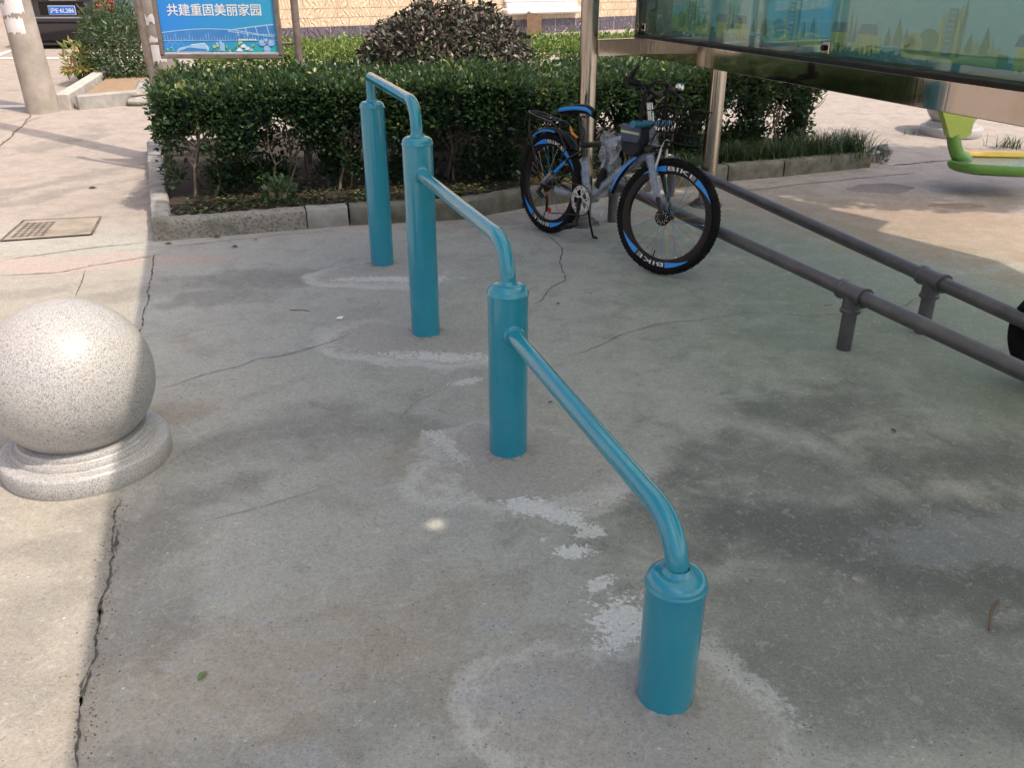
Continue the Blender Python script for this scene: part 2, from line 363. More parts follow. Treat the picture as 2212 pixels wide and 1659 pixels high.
M['kerb_moss'] = paint('mossy_kerb', (.17, .155, .125), .95, var=.25, scale=11, bump=1.0, bscale=45, c2=(.060, .064, .042))
M['kerb_pale'] = paint('kerb_pale', (.34, .325, .30), .85, var=.22, scale=8, bump=.5, bscale=70)
M['grout'] = paint('grout', (.36, .335, .30), .95, var=.2, scale=40, bump=.8, bscale=120)
M['pink_concrete'] = paint('pole_concrete', (.36, .315, .27), .85, var=.2, scale=5, bump=.3, bscale=60)
M['whitewash'] = paint('white_paper', (.70, .66, .66), .8, var=.12, scale=9, bump=.4, bscale=30)
M['road_white'] = paint('road_white', (.66, .63, .60), .7, var=.12, scale=20)
M['pipe'] = None
def pipem():
    t = NT('galvanised_pipe'); v = t.coord(); n = t.noise(v, 7, 6, .7); n2 = t.noise(v, 45, 5, .7)
    c = t.mix(t.mr(n.outputs[0], .35, .7), (.078, .078, .084), (.145, .14, .145)); c = t.mix(t.mr(n2.outputs[0], .58, .72, 0, .7), c, (.16, .09, .06))
    t.set(col=c, metal=.45, rough=t.mr(n.outputs[0], .3, .7, .28, .5)); t.bump(n2.outputs[0], .25, .002); return t.m
M['pipe'] = pipem()

# ------------------------------------------------------------------ the setting: ground with joints, cracks, road lines
g = MB()
xs = [-60, -30, -15, -10, -6]+[-4.5+.03*i for i in range(301)]+[6, 10, 15, 30, 60]; ys = [-40, -15, -5, 0]+[.7+.03*i for i in range(244)]+[8, 8.5, 9, 9.5, 10, 12, 14, 16, 20, 30, 60, 120]
vs = [(x, y, gz(y)) for x in xs for y in ys]
g.add(vs, [(i*len(ys)+j, (i+1)*len(ys)+j, (i+1)*len(ys)+j+1, i*len(ys)+j+1) for i in range(len(xs)-1) for j in range(len(ys)-1)])
g.mi = 1
def crack(pts, wd, jit, seed, rough=.5, step=.02):
    r = random.Random(seed); P = [atg(*p) for p in pts]; L = []
    for a, b in zip(P, P[1:]):
        n = max(1, int((b-a).length/step)); L += [a.lerp(b, i/n) for i in range(n)]
    L.append(P[-1]); off = 0; out = []; wd *= .75
    for i, p in enumerate(L):
        d = (L[min(i+1, len(L)-1)]-L[max(i-1, 0)]); d.z = 0; d.normalize(); nn = Vector((-d.y, d.x, 0))
        off = off*.9+r.uniform(-jit, jit); ww = wd*(1+r.uniform(-rough, rough))*min(1, (i+1)/6, (len(L)-i)/6)
        q = p+nn*off; out += [q+nn*ww/2+Vector((0, 0, .0035)), q-nn*ww/2+Vector((0, 0, .0035))]
    g.add(out, [(2*i, 2*i+1, 2*i+3, 2*i+2) for i in range(len(L)-1)])
crack([(336, 842), (371, 834), (399, 824), (455, 806), (514, 792), (553, 776), (613, 770), (710, 741), (760, 722)], .0045, .004, 1)
crack([(1170, 503), (1200, 523), (1214, 535), (1204, 571), (1218, 606), (1186, 630), (1180, 646), (1153, 658), (1137, 656)], .006, .006, 2)
crack([(1224, 768), (1263, 760), (1303, 745), (1342, 725), (1420, 703), (1530, 691), (1602, 677), (1675, 677), (1744, 684), (1813, 679), (1880, 672), (1960, 660), (1990, 640)], .004, .004, 3)
crack([(415, 1132), (480, 1118), (560, 1098), (640, 1075), (730, 1050)], .0022, .003, 4)
crack([(868, 903), (890, 879), (908, 865), (947, 847), (987, 832)], .003, .003, 5)
crack([(335, 548), (325, 600), (318, 650), (306, 700), (298, 745), (285, 800)], .007, .005, 6, .9)
crack([(262, 1080), (250, 1130), (245, 1200), (228, 1280), (215, 1380), (190, 1480), (175, 1600), (166, 1670)], .007, .004, 7, .9, .012)
crack([(252, 1145), (247, 1200)], .010, .003, 17, .9, .01); crack([(225, 1290), (214, 1350)], .010, .003, 18, .9, .01); crack([(196, 1450), (180, 1530)], .014, .003, 19, .9, .01)
crack([(0, 563), (100, 548), (198, 535), (316, 523)], .008, .004, 8); crack([(0, 595), (119, 589), (221, 569), (328, 553), (356, 547)], .008, .008, 9)
crack([(184, 583), (162, 646)], .006, .003, 10); crack([(1603, 413), (1750, 396), (1878, 382), (1978, 373)], .012, .006, 11)
crack([(1920, 357), (1993, 350), (2050, 346)], .03, .01, 12, .8); crack([(335, 535), (420, 528), (600, 508), (720, 498)], .006, .004, 13)
crack([(1020, 490), (1110, 483), (1170, 483), (1200, 500)], .006, .005, 14); crack([(0, 238+80), (60, 262), (95, 250)], .010, .004, 15); crack([(30, 515), (110, 513), (215, 500)], .01, .004, 16)
crack([(0, 317), (70, 245)], .014, .008, 20); crack([(0, 195), (100, 193)], .02, .005, 21)
crack([(690, 572), (850, 590)], .002, .004, 22); crack([(500, 430), (900, 395)], .002, .004, 23)
g.mi = 2
def stripe(a, b, wd):
    a = atg(*a); b = atg(*b); n = Vector((0, 1, .06)).normalized()*wd
    g.add([a+Vector((0, 0, .006)), b+Vector((0, 0, .006)), b+n+Vector((0, 0, .006)), a+n+Vector((0, 0, .006))], [(0, 1, 2, 3)])
stripe((0-300, 128), (290, 126), .14); stripe((-200, 236), (70, 232), .16); stripe((120, 228), (155, 226), .14)
g.add([atg(-40, 125)+Vector((0, 0, .008)), atg(30, 106)+Vector((0, 0, .008)), atg(44, 104)+Vector((0, 0, .008)), atg(-10, 125)+Vector((0, 0, .008))], [(0, 1, 2, 3)])
ground = tag(g.build('pavement', [M['concrete'], M['crack'], M['road_white']], smooth=0, fixn=False), kind='structure')
bmg = bmesh.new(); bmg.from_mesh(ground.data)
for f in bmg.faces:
    if f.normal.z < 0: f.normal_flip()
bmg.to_mesh(ground.data); bmg.free()
gme = ground.data; co = np.empty(len(gme.vertices)*3, np.float32); gme.vertices.foreach_get('co', co); co = co.reshape(-1, 3).astype(float); GX, GY = co[:, 0], co[:, 1]
wx = .10*vnoise(GX, GY, GX*0, 4, 1)+.05*vnoise(GX, GY, GX*0, 11, 2); wy = .07*vnoise(GY, GX, GX*0, 4, 3)+.04*vnoise(GY, GX, GX*0, 12, 5)
def put(name, val): a_ = gme.attributes.new(name, 'FLOAT', 'POINT'); a_.data.foreach_set('value', val.astype(np.float32))
for cls in CLASSES:
    best = np.full(len(GX), -3.0); kk = np.zeros(len(GX))
    for (c_, x, y, rx, ry, an, k) in STAINS_LIGHT:
        if c_ != cls: continue
        sc2 = min(1.0, min(rx, ry)/.12); dx = GX+wx*sc2-x; dy = GY+wy*sc2-y; ca, sa = math.cos(an), math.sin(an)
        d = np.sqrt(((dx*ca+dy*sa)/rx)**2+((-dx*sa+dy*ca)/ry)**2); val = np.maximum(1-d, -3.0); up_ = val > best; best = np.where(up_, val, best); kk = np.where(up_, k, kk)
    put(cls, best)
    if cls in ('dark', 'dirt', 'white', 'smear'): put('k_'+cls, kk)
put('left', np.clip((-.37-(GX+.37*GY))/.06, 0, 1)*np.clip((5.2-GY)/.6, 0, 1)); put('far', np.clip((GY-5.2)/.7, 0, 1))

# ------------------------------------------------------------------ planter: kerbs, soil
def kerb(name, pts, wd, h, mats, label, group='kerb stones round the planter', seed=1, joints=None):
    """a run of kerb stones as one thing, outer face along pts (left hand = inside)"""
    r = random.Random(seed); m = MB()
    for (a, b) in zip(pts, pts[1:]):
        a = Vector(a); b = Vector(b); L = (b-a).length; d = (b-a).normalized(); nn = Vector((-d.y, d.x, 0)); n = max(2, int(L/.04))
        prev = None; ring = []
        for i in range(n+1):
            p = a+d*(L*i/n); j = r.uniform(-.004, .004); k = r.uniform(-.004, .004)
            pr = [(0, 0), (0, h*.5), (0, h-.015), (.015, h), (wd*.5, h), (wd-.015, h), (wd, h-.02), (wd, 0)]
            ring += [p+nn*(x+(j if x < wd/2 else 0)+r.uniform(-.003, .003))+Vector((0, 0, z+(k+r.uniform(-.002, .002) if z > 0 else -.01))) for x, z in pr]
        q = len(pr); fs = [(i*q+k, i*q+k+1, (i+1)*q+k+1, (i+1)*q+k) for i in range(n) for k in range(q-1)]
        fs += [tuple(range(q)), tuple(n*q+k for k in range(q))]
        m.add(ring, fs)
    return m.build(name, mats, smooth=50)
K = [at(334, 522), at(665, 494), at(1000, 474), at(1130, 450), at(1560, 393), at(1880, 361)]
kh = .13
def stone(p, q, mt, label, h=kh, wd=.12, seed=1):
    p = Vector(p); q = Vector(q); d = (q-p).normalized()
    o = kerb('kerb_stone', [p+d*.004, q-d*.004], wd, h, M[mt], '', seed=seed)
    tag(o, label, 'kerb stone', 'kerb stones round the planter'); return o
Kd = [(K[0], K[1], 'kerb', 'rough grey kerb stone at the left front corner of the hedge bed'),
      (K[1], at(755, 487), 'kerb_pale', 'short smooth pale kerb stone in the front of the hedge bed'),
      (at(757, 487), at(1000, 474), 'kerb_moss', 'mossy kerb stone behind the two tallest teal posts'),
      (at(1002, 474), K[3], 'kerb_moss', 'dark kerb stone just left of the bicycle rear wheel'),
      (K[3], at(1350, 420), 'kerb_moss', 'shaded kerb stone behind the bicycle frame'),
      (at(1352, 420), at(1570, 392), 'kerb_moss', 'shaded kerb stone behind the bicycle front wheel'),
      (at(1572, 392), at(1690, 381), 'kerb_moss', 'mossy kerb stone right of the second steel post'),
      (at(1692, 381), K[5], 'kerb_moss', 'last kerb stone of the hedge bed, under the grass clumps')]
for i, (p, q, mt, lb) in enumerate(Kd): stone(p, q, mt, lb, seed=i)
# left return of the kerb (inside lies to the right when walking towards the camera)
LA = [at(322, 332)+Vector((0, 0, 0)), at(326, 395), at(330, 460), at(334, 516)]
for i, lb in enumerate(('pale kerb stone at the far left end of the hedge bed', 'middle kerb stone on the left side of the hedge bed', 'kerb stone on the left side nearest the front corner')):
    stone(LA[i], LA[i+1]+(LA[i]-LA[i+1])*0, 'kerb_pale', lb, seed=20+i)
# rubble at the right end
m = MB()
for i in range(26):
    p = at(1890+random.uniform(-14, 26), 352-random.uniform(-4, 10)); s_ = random.uniform(.02, .06)
    ax = [Vector((1, 0, 0)), Vector((0, 1, 0)), Vector((0, 0, 1))]; rot = Matrix.Rotation(random.uniform(0, 6), 3, Vector((random.random(), random.random(), 1)))
    m.box(p+Vector((0, 0, random.uniform(.0, .13))), (s_*1.3, s_, s_*.8), [rot @ a for a in ax], bev=s_*.2)
tag(m.build('rubble', M['kerb_pale'], smooth=0), 'broken concrete rubble at the right end of the hedge bed kerb', 'rubble')
# soil
s = MB(); inner = [K[0]+Vector((.05, .1, 0)), K[1]+Vector((0, .1, 0)), K[3]+Vector((0, .1, 0)), K[4]+Vector((0, .1, 0)), K[5]+Vector((0, .1, 0)), K[5]+Vector((-.35, .9, 0)), LA[0]+Vector((2.5, 1.9, 0)), LA[0]+Vector((.1, .05, 0))]
s.add([p+Vector((0, 0, .09)) for p in inner], [tuple(range(len(inner)))])
so_ = tag(s.build('soil', M['soil'], smooth=0), kind='structure')

# ------------------------------------------------------------------ foliage
def leaf_cloud(name, mat, P, Nn, L, W, tint, parent, fold=.18, updir=None):
    """P (n,3) leaf bases, Nn (n,3) leaf axis directions; ovate two-sided leaves folded along the rib"""
    n = len(P); A = Nn/np.linalg.norm(Nn, axis=1)[:, None]
    rnd = rng.normal(size=(n, 3))
    if updir is not None: rnd = rnd*.55+updir
    S = np.cross(A, rnd); S /= np.linalg.norm(S, axis=1)[:, None]+1e-9; U = np.cross(S, A)
    sh = np.array([(0, 0, 0), (-.40, .28, fold), (-.42, .62, fold*.9), (0, 1, -.12), (.42, .62, fold*.9), (.40, .28, fold)])
    V = P[:, None, :]+S[:, None, :]*(sh[None, :, 0:1]*W[:, None, None])+A[:, None, :]*(sh[None, :, 1:2]*L[:, None, None])+U[:, None, :]*(sh[None, :, 2:3]*W[:, None, None])
    V = V.reshape(-1, 3); base = np.arange(n)*6
    F = np.stack([base, base+3, base+2, base+1, base, base+5, base+4, base+3], 1).reshape(-1)
    me = bpy.data.meshes.new(name); me.vertices.add(len(V)); me.vertices.foreach_set('co', V.reshape(-1).astype(np.float32))
    me.loops.add(len(F)); me.loops.foreach_set('vertex_index', F.astype(np.int32)); nf = n*2
    me.polygons.add(nf); me.polygons.foreach_set('loop_start', (np.arange(nf)*4).astype(np.int32)); me.polygons.foreach_set('loop_total', np.full(nf, 4, np.int32))
    at_ = me.attributes.new('tint', 'FLOAT', 'FACE'); at_.data.foreach_set('value', np.repeat(np.clip(tint, 0, 1), 2).astype(np.float32))
    me.materials.append(mat); me.update(calc_edges=True); me.validate(); o = bpy.data.objects.new(name, me); col.objects.link(o); o.parent = parent; return o
def hedge(name, a, b, depth, z0, z1, n_twig, per, L0, mat, label, group=None, gap=-.25, zc=.3, cat='hedge', stems=30, zb=.08, bright=0.0, frontdens=.55):
    """hedge along a->b (front face), extending to the left of a->b by depth"""
    a = Vector(a); b = Vector(b); d = (b-a); L = d.length; d.normalize(); nn = Vector((-d.y, d.x, 0))
    root = empty(name, a, label=label, cat=cat, group=group)
    u = rng.uniform(0, L, n_twig); k = rng.random(n_twig)
    v = np.where(k < frontdens, np.abs(rng.normal(0, .10, n_twig)), rng.uniform(0, depth, n_twig))
    zt = z1 - np.abs(rng.normal(0, .045, n_twig))
    z = np.where(k < frontdens, rng.uniform(z0, z1, n_twig), zt)
    kk = rng.random(n_twig) < .12; z = np.where(kk, rng.uniform(z0, z1, n_twig), z); v = np.where(kk, rng.uniform(0, depth, n_twig), v)
    v = v + .09*vnoise(u, z, v, 2.6, 1) + np.maximum(0, (zc+.12-z))*.45; z = z + .05*vnoise(u, v, u*0, 3.3, 2)+(rng.random(n_twig) < .05)*rng.uniform(0, .09, n_twig)
    # rounded end and gaps low down
    nz = vnoise(u, v*.6, z, 6, 3)
    keep = (nz > gap + np.clip((zc-z)*3.2, 0, 1.1)) & (z > zb)
    u, v, z = u[keep], v[keep], z[keep]; n = len(u)
    px = a.x+d.x*u+nn.x*v; py = a.y+d.y*u+nn.y*v
    C = np.repeat(np.stack([px, py, z], 1), per, 0); n = len(C)
    off = rng.normal(0, 1, (n, 3)); off /= np.linalg.norm(off, axis=1)[:, None]
    P = C+off*rng.uniform(.005, .055, (n, 1))*(L0/.035)
    front = np.array([-nn.x, -nn.y, .5]); A = off+.55*front+np.array([0, 0, .25])
    Ls = L0*rng.uniform(.6, 1.25, n); Ws = Ls*rng.uniform(.48, .66, n)
    tw = np.repeat(rng.random(len(px)), per)
    tint = .07+.72*rng.random(n)*(.45+tw)+.10*np.repeat(vnoise(u, z, v, 2.2, 8), per)+(rng.random(n) < .03)*.35+bright; tint += np.where(np.repeat((z > z1-.07), per) & (rng.random(n) < .42), .34, 0)  # top leaves tinted lighter: sun on the hedge top put into the colour
    P -= np.array(a); leaf_cloud('foliage', mat, P, A, Ls, Ws, tint, root, updir=np.array([-nn.x*.5, -nn.y*.5, 1.0]))
    for i in range(stems):
        m = MB(); uu = random.uniform(.1, L-.1); vv = random.uniform(.06, depth*.5 if i % 3 else depth*.9)
        p = d*uu+nn*vv+Vector((0, 0, .07)); pts = [p]; r_ = random.uniform(.007, .014); lean = Vector((random.uniform(-.25, .25), random.uniform(-.2, .2), 0))
        for q in range(5):
            p = p+Vector((random.uniform(-.035, .035), random.uniform(-.03, .03), (z1-.25)/5))+lean*.12; pts.append(p)
        m.tube(pts, [r_*(1-.12*q) for q in range(6)], 7)
        for q in range(2, 6):
            for _ in range(2):
                e = pts[q]+Vector((random.uniform(-.16, .16), random.uniform(-.12, .12), random.uniform(.1, .2))); mid = pts[q].lerp(e, .5)+Vector((random.uniform(-.02, .02), 0, -.01))
                m.tube([pts[q], mid, e], [r_*.45, r_*.35, r_*.2], 5)
        m.build('stem', M['bark'], root)
    return root
ha = at(350, 478)+Vector((-.10, .02, 0)); hb = K[5]+Vector((-.30, .45, 0)); hm = at(1130, 440)
ha.z = hb.z = hm.z = 0; ha += Vector((.10, .14, 0)); hm += Vector((0, .22, 0))
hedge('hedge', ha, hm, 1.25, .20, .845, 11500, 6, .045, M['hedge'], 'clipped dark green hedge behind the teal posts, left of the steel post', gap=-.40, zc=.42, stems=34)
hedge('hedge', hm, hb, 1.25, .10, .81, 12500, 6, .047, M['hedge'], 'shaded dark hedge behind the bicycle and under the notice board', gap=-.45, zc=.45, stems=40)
# far yellow-green hedge in front of the building
hedge('hedge', (-3.7, 10.6, 0), (3.2, 12.6, 0), 1.7, .35, .74, 8000, 6, .050, M['hedge_far'], 'sunlit yellow green hedge along the brick wall', gap=-.6, zc=.4, stems=0, bright=.1, frontdens=.25)

def dome(name, c, rx, ry, rz, n, L0, mat, label, cat, W=(.45, .65), drop=0.0, cut=0.0, stems=8, zrand=.1, trunk=M['bark'], slender=False, gap=-.35, rnd=.55):
    root = empty(name, c, label=label, cat=cat)
    k = rng.normal(size=(n, 3)); k[:, 2] = np.abs(k[:, 2])-cut; k /= np.linalg.norm(k, axis=1)[:, None]
    rr = 1-np.abs(rng.normal(0, zrand, n)); rr *= 1+.07*vnoise(k[:, 0], k[:, 1], k[:, 2], 5, 4)
    keep = vnoise(k[:, 0]*rr, k[:, 1]*rr, k[:, 2]*rr, 9, 5) > gap; k = k[keep]; rr = rr[keep]; n = len(k)
    P = k*rr[:, None]*np.array([rx, ry, rz]); P[:, 2] = np.maximum(P[:, 2], .02)
    A = k+rng.normal(0, rnd, (n, 3))+np.array([0, 0, .15-drop]); Ls = L0*rng.uniform(.6, 1.3, n); Ws = Ls*rng.uniform(*W, n)
    leaf_cloud('foliage', mat, P, A, Ls, Ws, rng.random(n)**1.3*.95+.03, root, updir=k*.9+np.array([0, 0, .3]))
    for i in range(stems):
        m = MB(); e = Vector((random.uniform(-.75, .75)*rx, random.uniform(-.75, .75)*ry, rz*random.uniform(.5, .85)))
        m.tube([Vector((e.x*.15, e.y*.15, 0)), e*.5+Vector((0, 0, .05)), e], [.016, .011, .005], 7); m.build('stem', trunk, root)
    return root
dome('purple_bush', (-.62, 8.75, .28), .95, .85, 1.08, 26000, .058, M['purple'], 'rounded purple brown bush behind the hedge before the brick wall', 'bush', cut=.5, rnd=1.3, gap=-.7)
dome('bamboo_bush', (-5.22, 12.35, .30), .66, .6, 1.12, 15000, .07, M['bamboo'], 'feathery grey green bush between the dark car and the blue sign', 'bush', W=(.24, .36), cut=.6, zrand=.22, rnd=.9)
dome('croton_plant', (-5.72, 11.95, .42), .17, .17, .36, 300, .12, M['croton'], 'small yellow green plant with a red flower beside the dark car', 'plant', W=(.18, .3), cut=.6, zrand=.35, stems=3, gap=-1)
dome('green_bush', (-11.6, 17.6, .48), .9, 1.2, 1.2, 6000, .07, M['hedge_far'], 'light green bush at the far left edge behind the concrete pole', 'bush')
dome('seedling', (K[1]+Vector((-.28, .36, .08))), .15, .1, .22, 130, .055, M['bamboo'], 'small bright green seedling under the hedge beside the tallest teal post', 'plant', W=(.5, .65), stems=2, zrand=.3, gap=-2)
# leaf litter, fallen clippings
def litter(name, pts, L0, label, mat=M['litter'], tmin=0, tmax=1, kind='stuff', cat='leaves', up=.35):
    n = len(pts); P = np.array(pts); th = rng.uniform(0, 6.28, n); A = np.stack([np.cos(th), np.sin(th), rng.uniform(-.1, up, n)], 1)
    root = leaf_cloud(name, mat, P, A, L0*rng.uniform(.6, 1.2, n), L0*rng.uniform(.3, .6, n), rng.uniform(tmin, tmax, n), None, updir=np.array([0, 0, 6.0]))
    return tag(root, label, cat, kind=kind)
pts = []
for i in range(5200):
    t_ = random.random(); seg = [K[0], K[1], K[3], K[4], K[5]]; j = min(3, int(t_*4)); p = seg[j].lerp(seg[j+1], random.random()); q = p+Vector((random.uniform(-.05, .05), .14+abs(random.gauss(0, .45)), 0))
    if q.y < 8.6: pts.append((q.x, q.y, .095+random.uniform(0, .02)))
litter('leaf_litter', pts, .045, 'dead and green leaf litter covering the soil under the hedge')
# grass clumps at the right end of the bed
def grass_clump(c, r_, h, n, label):
    root = empty('grass_clump', c, label=label, cat='grass clump', group='grass clumps at the right end of the hedge bed')
    V = []; F = []; T = []
    for i in range(n):
        a = random.uniform(0, 6.28); b0 = Vector((random.gauss(0, r_*.4), random.gauss(0, r_*.3), 0)); o = Vector((math.cos(a), math.sin(a), 0)); s_ = Vector((-math.sin(a), math.cos(a), 0))*.0035; hh = h*random.uniform(.6, 1.2); sp = h*random.uniform(.3, 1.1)
        k0 = len(V)
        for q in range(5):
            t_ = q/4; p = b0+o*(sp*t_**1.5)+Vector((0, 0, hh*(t_*1.6-t_*t_*1.0))); ww = 1-t_*.85
            V += [tuple(p-s_*ww), tuple(p+s_*ww)]
        F += [(k0+2*q, k0+2*q+1, k0+2*q+3, k0+2*q+2) for q in range(4)]; T += [random.random()]*4
    me = bpy.data.meshes.new('blades'); me.from_pydata(V, [], F); at_ = me.attributes.new('tint', 'FLOAT', 'FACE'); at_.data.foreach_set('value', T); me.materials.append(M['grass'])
    o = bpy.data.objects.new('blades', me); col.objects.link(o); o.parent = root
for px, py, r_, h, n, lb in ((1590, 352, .2, .26, 260, 'dark grass clump beside the second steel post'), (1680, 345, .25, .26, 300, 'grass clump in the middle of the right part of the bed'), (1760, 338, .28, .30, 380, 'large grass clump under the right end of the hedge'), (1830, 335, .28, .30, 420, 'arching grass clump near the broken kerb end'), (1480, 372, .2, .22, 200, 'thin grass clump behind the bicycle front wheel')):
    p = at(px, py, .09); grass_clump(p, r_, h, n, lb)
for px, py, s_, n, lb in ((1960, 290, .10, 16, 'tiny weed in the pavement left of the far granite ball'), (2180, 318, .16, 70, 'low weeds in the pavement behind the green seat'), (2045, 285, .06, 14, 'small weed at the foot of the far granite ball')):
    p = atg(px, py); grass_clump(p, s_*1.2, s_, n, lb)

# ------------------------------------------------------------------ teal rail with four posts
RB = .0665
def foot(px, py): p = at(px, py); return p+p.normalized()*RB
def zof(px, py, base):
    v = ray(px, py); t = base.y/v.y; return CAM_H+v.z*t
B = [foot(827, 577), foot(921, 731), foot(1098, 993), foot(1431, 1548)]
H = [zof(px, py, b-b.normalized()*RB)+.029 for (px, py), b in zip(((801, 236), (906, 318), (1094, 650), (1457, 1306)), B)]
D = (B[3]-B[0]).normalized()
root = empty('step_rail', B[3], label='teal painted steel rail of four stepped posts joined by bent pipes', cat='exercise rail')
def loc(p): return Vector(p)-B[3]
for i in range(4):
    b = loc(B[i]); h = H[i]; m = MB()
    m.lathe([(RB, -.01), (RB, h-.026)], b, seg=64)
    post = m.build('post', M['teal'], root)
    gm = MB(); rg = random.Random(i+40); sg = 72; vs = []
    for rr_, zz_ in ((RB-.004, .005), (RB+.004, .0048), (RB+.010, .003), (RB+.017, .0005), (RB+.021, -.004)):
        for k in range(sg):
            t_ = 2*math.pi*k/sg; jj = (rr_-RB+.004)*(1+.55*math.sin(3*t_+i)+.5*math.sin(7*t_+2*i)+rg.uniform(-.3, .3)); vs.append(b+Vector((math.cos(t_)*(RB-.004+max(0, jj)), math.sin(t_)*(RB-.004+max(0, jj)), zz_*(1+rg.uniform(-.4, .4)))))
    gm.add(vs, [(q*sg+k, q*sg+(k+1) % sg, (q+1)*sg+(k+1) % sg, (q+1)*sg+k) for q in range(4) for k in range(sg)]); gm.build('grout', M['grout'], post, smooth=60)
    m = MB(); prof = [(RB-.001, h-.030), (RB+.0022, h-.029), (RB+.0030, h-.025), (RB+.0018, h-.021), (RB+.0004, h-.019)]
    prof += [(RB*math.cos(t)**.42, h-.020+.027*math.sin(t)) for t in [R(q) for q in (4, 12, 22, 34, 46, 56, 64, 70, 75, 79)]]
    prof += [(.0315, h+.0085), (.0300, h+.0125), (.0265, h+.0160), (.0255, h+.018)]
    m.lathe(prof, b, seg=64); m.build('cap', M['teal'], post)
RP = .0258
def side_collar(c, d, par):
    m = MB(); m.lathe([(RP, .0), (RP+.011, .0), (RP+.011, .008), (RP+.006, .014), (RP, .015)], c, d, 32); m.build('collar', M['teal'], par)
# pipe heights
P01 = loc(B[0]); P1 = loc(B[1]); P2 = loc(B[2]); P3 = loc(B[3])
def zof(px, py, base):
    v = ray(px, py); t = base.y/v.y; return CAM_H+v.z*t
z01 = 1.035; z12 = zof(915, 372, B[1]); z23 = zof(1112, 712, B[2])
m = MB(); m.tube(round_path([P01+Vector((0, 0, H[0])), P01+Vector((0, 0, z01)), P1+Vector((0, 0, z01)), P1+Vector((0, 0, H[1]))], [.035, .12], 10), RP, 32); m.build('rail', M['teal'], root)
for a, b, z, hb_ in ((P1, P2, z12, H[2]), (P2, P3, z23, H[3])):
    d = (b-a).normalized(); s0 = a+d*(RB-.006)+Vector((0, 0, z))
    m = MB(); m.tube(round_path([s0, b+Vector((0, 0, z)), b+Vector((0, 0, hb_))], .135, 14), RP, 32); r_ = m.build('rail', M['teal'], root)
    side_collar(a+d*(RB-.008)+Vector((0, 0, z)), d, r_)

# ------------------------------------------------------------------ granite ball bollard
def ball_bollard(c, label):
    root = empty('stone_ball', c, label=label, cat='stone ball', group='granite balls on round bases')
    m = MB(); Rb = .270
    m.lathe([(0.0, -.01), (Rb-.008, -.01), (Rb, .008), (Rb, .062), (Rb-.005, .070), (Rb-.012, .073), (Rb-.040, .073), (Rb-.043, .076), (Rb-.043, .088), (Rb-.047, .094), (Rb-.060, .094), (Rb-.064, .098), (Rb-.064, .110), (Rb-.068, .116), (Rb-.084, .118), (.10, .122), (0, .122)], seg=96)
    m.build('base', M['granite'], root)
    m = MB(); r_ = .262; n = 48; m.lathe([(max(r_*math.sin(math.pi*i/n), 1e-4), -r_*math.cos(math.pi*i/n)) for i in range(n+1)], (0, 0, r_+.050), seg=96)
    m.build('ball', M['granite'], root, smooth=80); return root
b1 = ball_bollard((-1.462, 2.555, 0), 'large speckled granite ball on a round base, half in sun, near left')
b2 = copy_tree(b1); pz = atg(2052, 288); b2.location = pz; b2.scale = (1.1, 1.1, 1.1); b2['label'] = 'far granite ball base partly hidden behind the notice board and green seat'

# ------------------------------------------------------------------ shelter: posts, cross arm, roof
DR = Vector((.283, -.959, 0)).normalized(); PR = Vector((.959, .283, 0)).normalized()
pa = at(1258, 484); pb = at(1524, 443)
root = empty('shelter', pa, label='bicycle shelter with round stainless steel posts, cross arm and translucent roof', cat='shelter')
def steel_post(p, r_, top):
    q = p-pa; m = MB(); m.lathe([(r_, 0), (r_, top)], q, seg=40); po = m.build('post', M['steel'], root)
    m = MB(); m.lathe([(r_, .045), (r_*1.35, .043), (r_*1.5, .035), (r_*1.55, .015), (r_*2.0, .012), (r_*2.1, .0)], q, seg=40); m.build('flange', M['pipe'], po)
steel_post(pa, .056, 2.80); steel_post(pb, .058, 2.80)
steel_post(pa+DR*6.2, .056, 2.75); steel_post(pb+DR*6.2, .058, 2.75)
pd = (pb-pa).normalized(); pn = Vector((-pd.y, pd.x, 0))
m = MB(); m.box((pb-pa)*.5+Vector((0, 0, 1.115)), ((pb-pa).length-.10, .07, .10), (pd, pn, Vector((0, 0, 1))), bev=.004); m.build('cross_arm', M['steel'], root)
# roof placed by where its shadow falls
ZR = 2.85
def roofpt(px, py): p = at(px, py); return p+Vector((sdir.x, sdir.y, 0))*(ZR/sdir.z)
L0_ = at(316, 531); L1_ = at(148, 1631); R0_ = at(1660, 418); R1_ = at(2212, 592)
ld = (L0_-L1_).normalized(); off = Vector((sdir.x, sdir.y, 0))*(ZR/sdir.z)
a0 = L0_+ld*.75+off; a1 = L1_-ld*7.0+off
rd = (R0_-R1_).normalized(); c0 = R0_+rd*.15+off; c1 = R1_-rd*7.0+off
def polyc():
    t = NT('polycarbonate'); v = t.coord(); n = t.noise(v, 2.5, 4)
    c = t.mix(t.mr(n.outputs[0], .3, .7), (.82, .83, .76), (.74, .80, .74)); t.set(col=c, rough=.35)
    tl = t.n('ShaderNodeBsdfTranslucent'); t.l(c, tl.inputs[0]); mx = t.n('ShaderNodeMixShader'); mx.inputs[0].default_value = .66
    t.l(t.b.outputs[0], mx.inputs[1]); t.l(tl.outputs[0], mx.inputs[2]); t.l(mx.outputs[0], t.out.inputs[0]); return t.m
M['poly'] = polyc()
r1 = at(1862, 470)+off; r2 = at(1790, 450)+off; r3 = at(1920, 478)+off; r4 = at(1895, 498)+off; r5 = at(2150, 562)+off; r6 = at(2200, 553)+off
hole = [at(940, 1133)+off, at(1852, 1250)+off]
m = MB()
poly = [a0, a1, c1, R1_+off, r5, r4, r3, r2, R0_+off, c0]
import bmesh
bm = bmesh.new(); outer = [bm.verts.new((p.x-pa.x, p.y-pa.y, ZR)) for p in poly]
edges = [bm.edges.new((outer[i], outer[(i+1) % len(outer)])) for i in range(len(outer))]
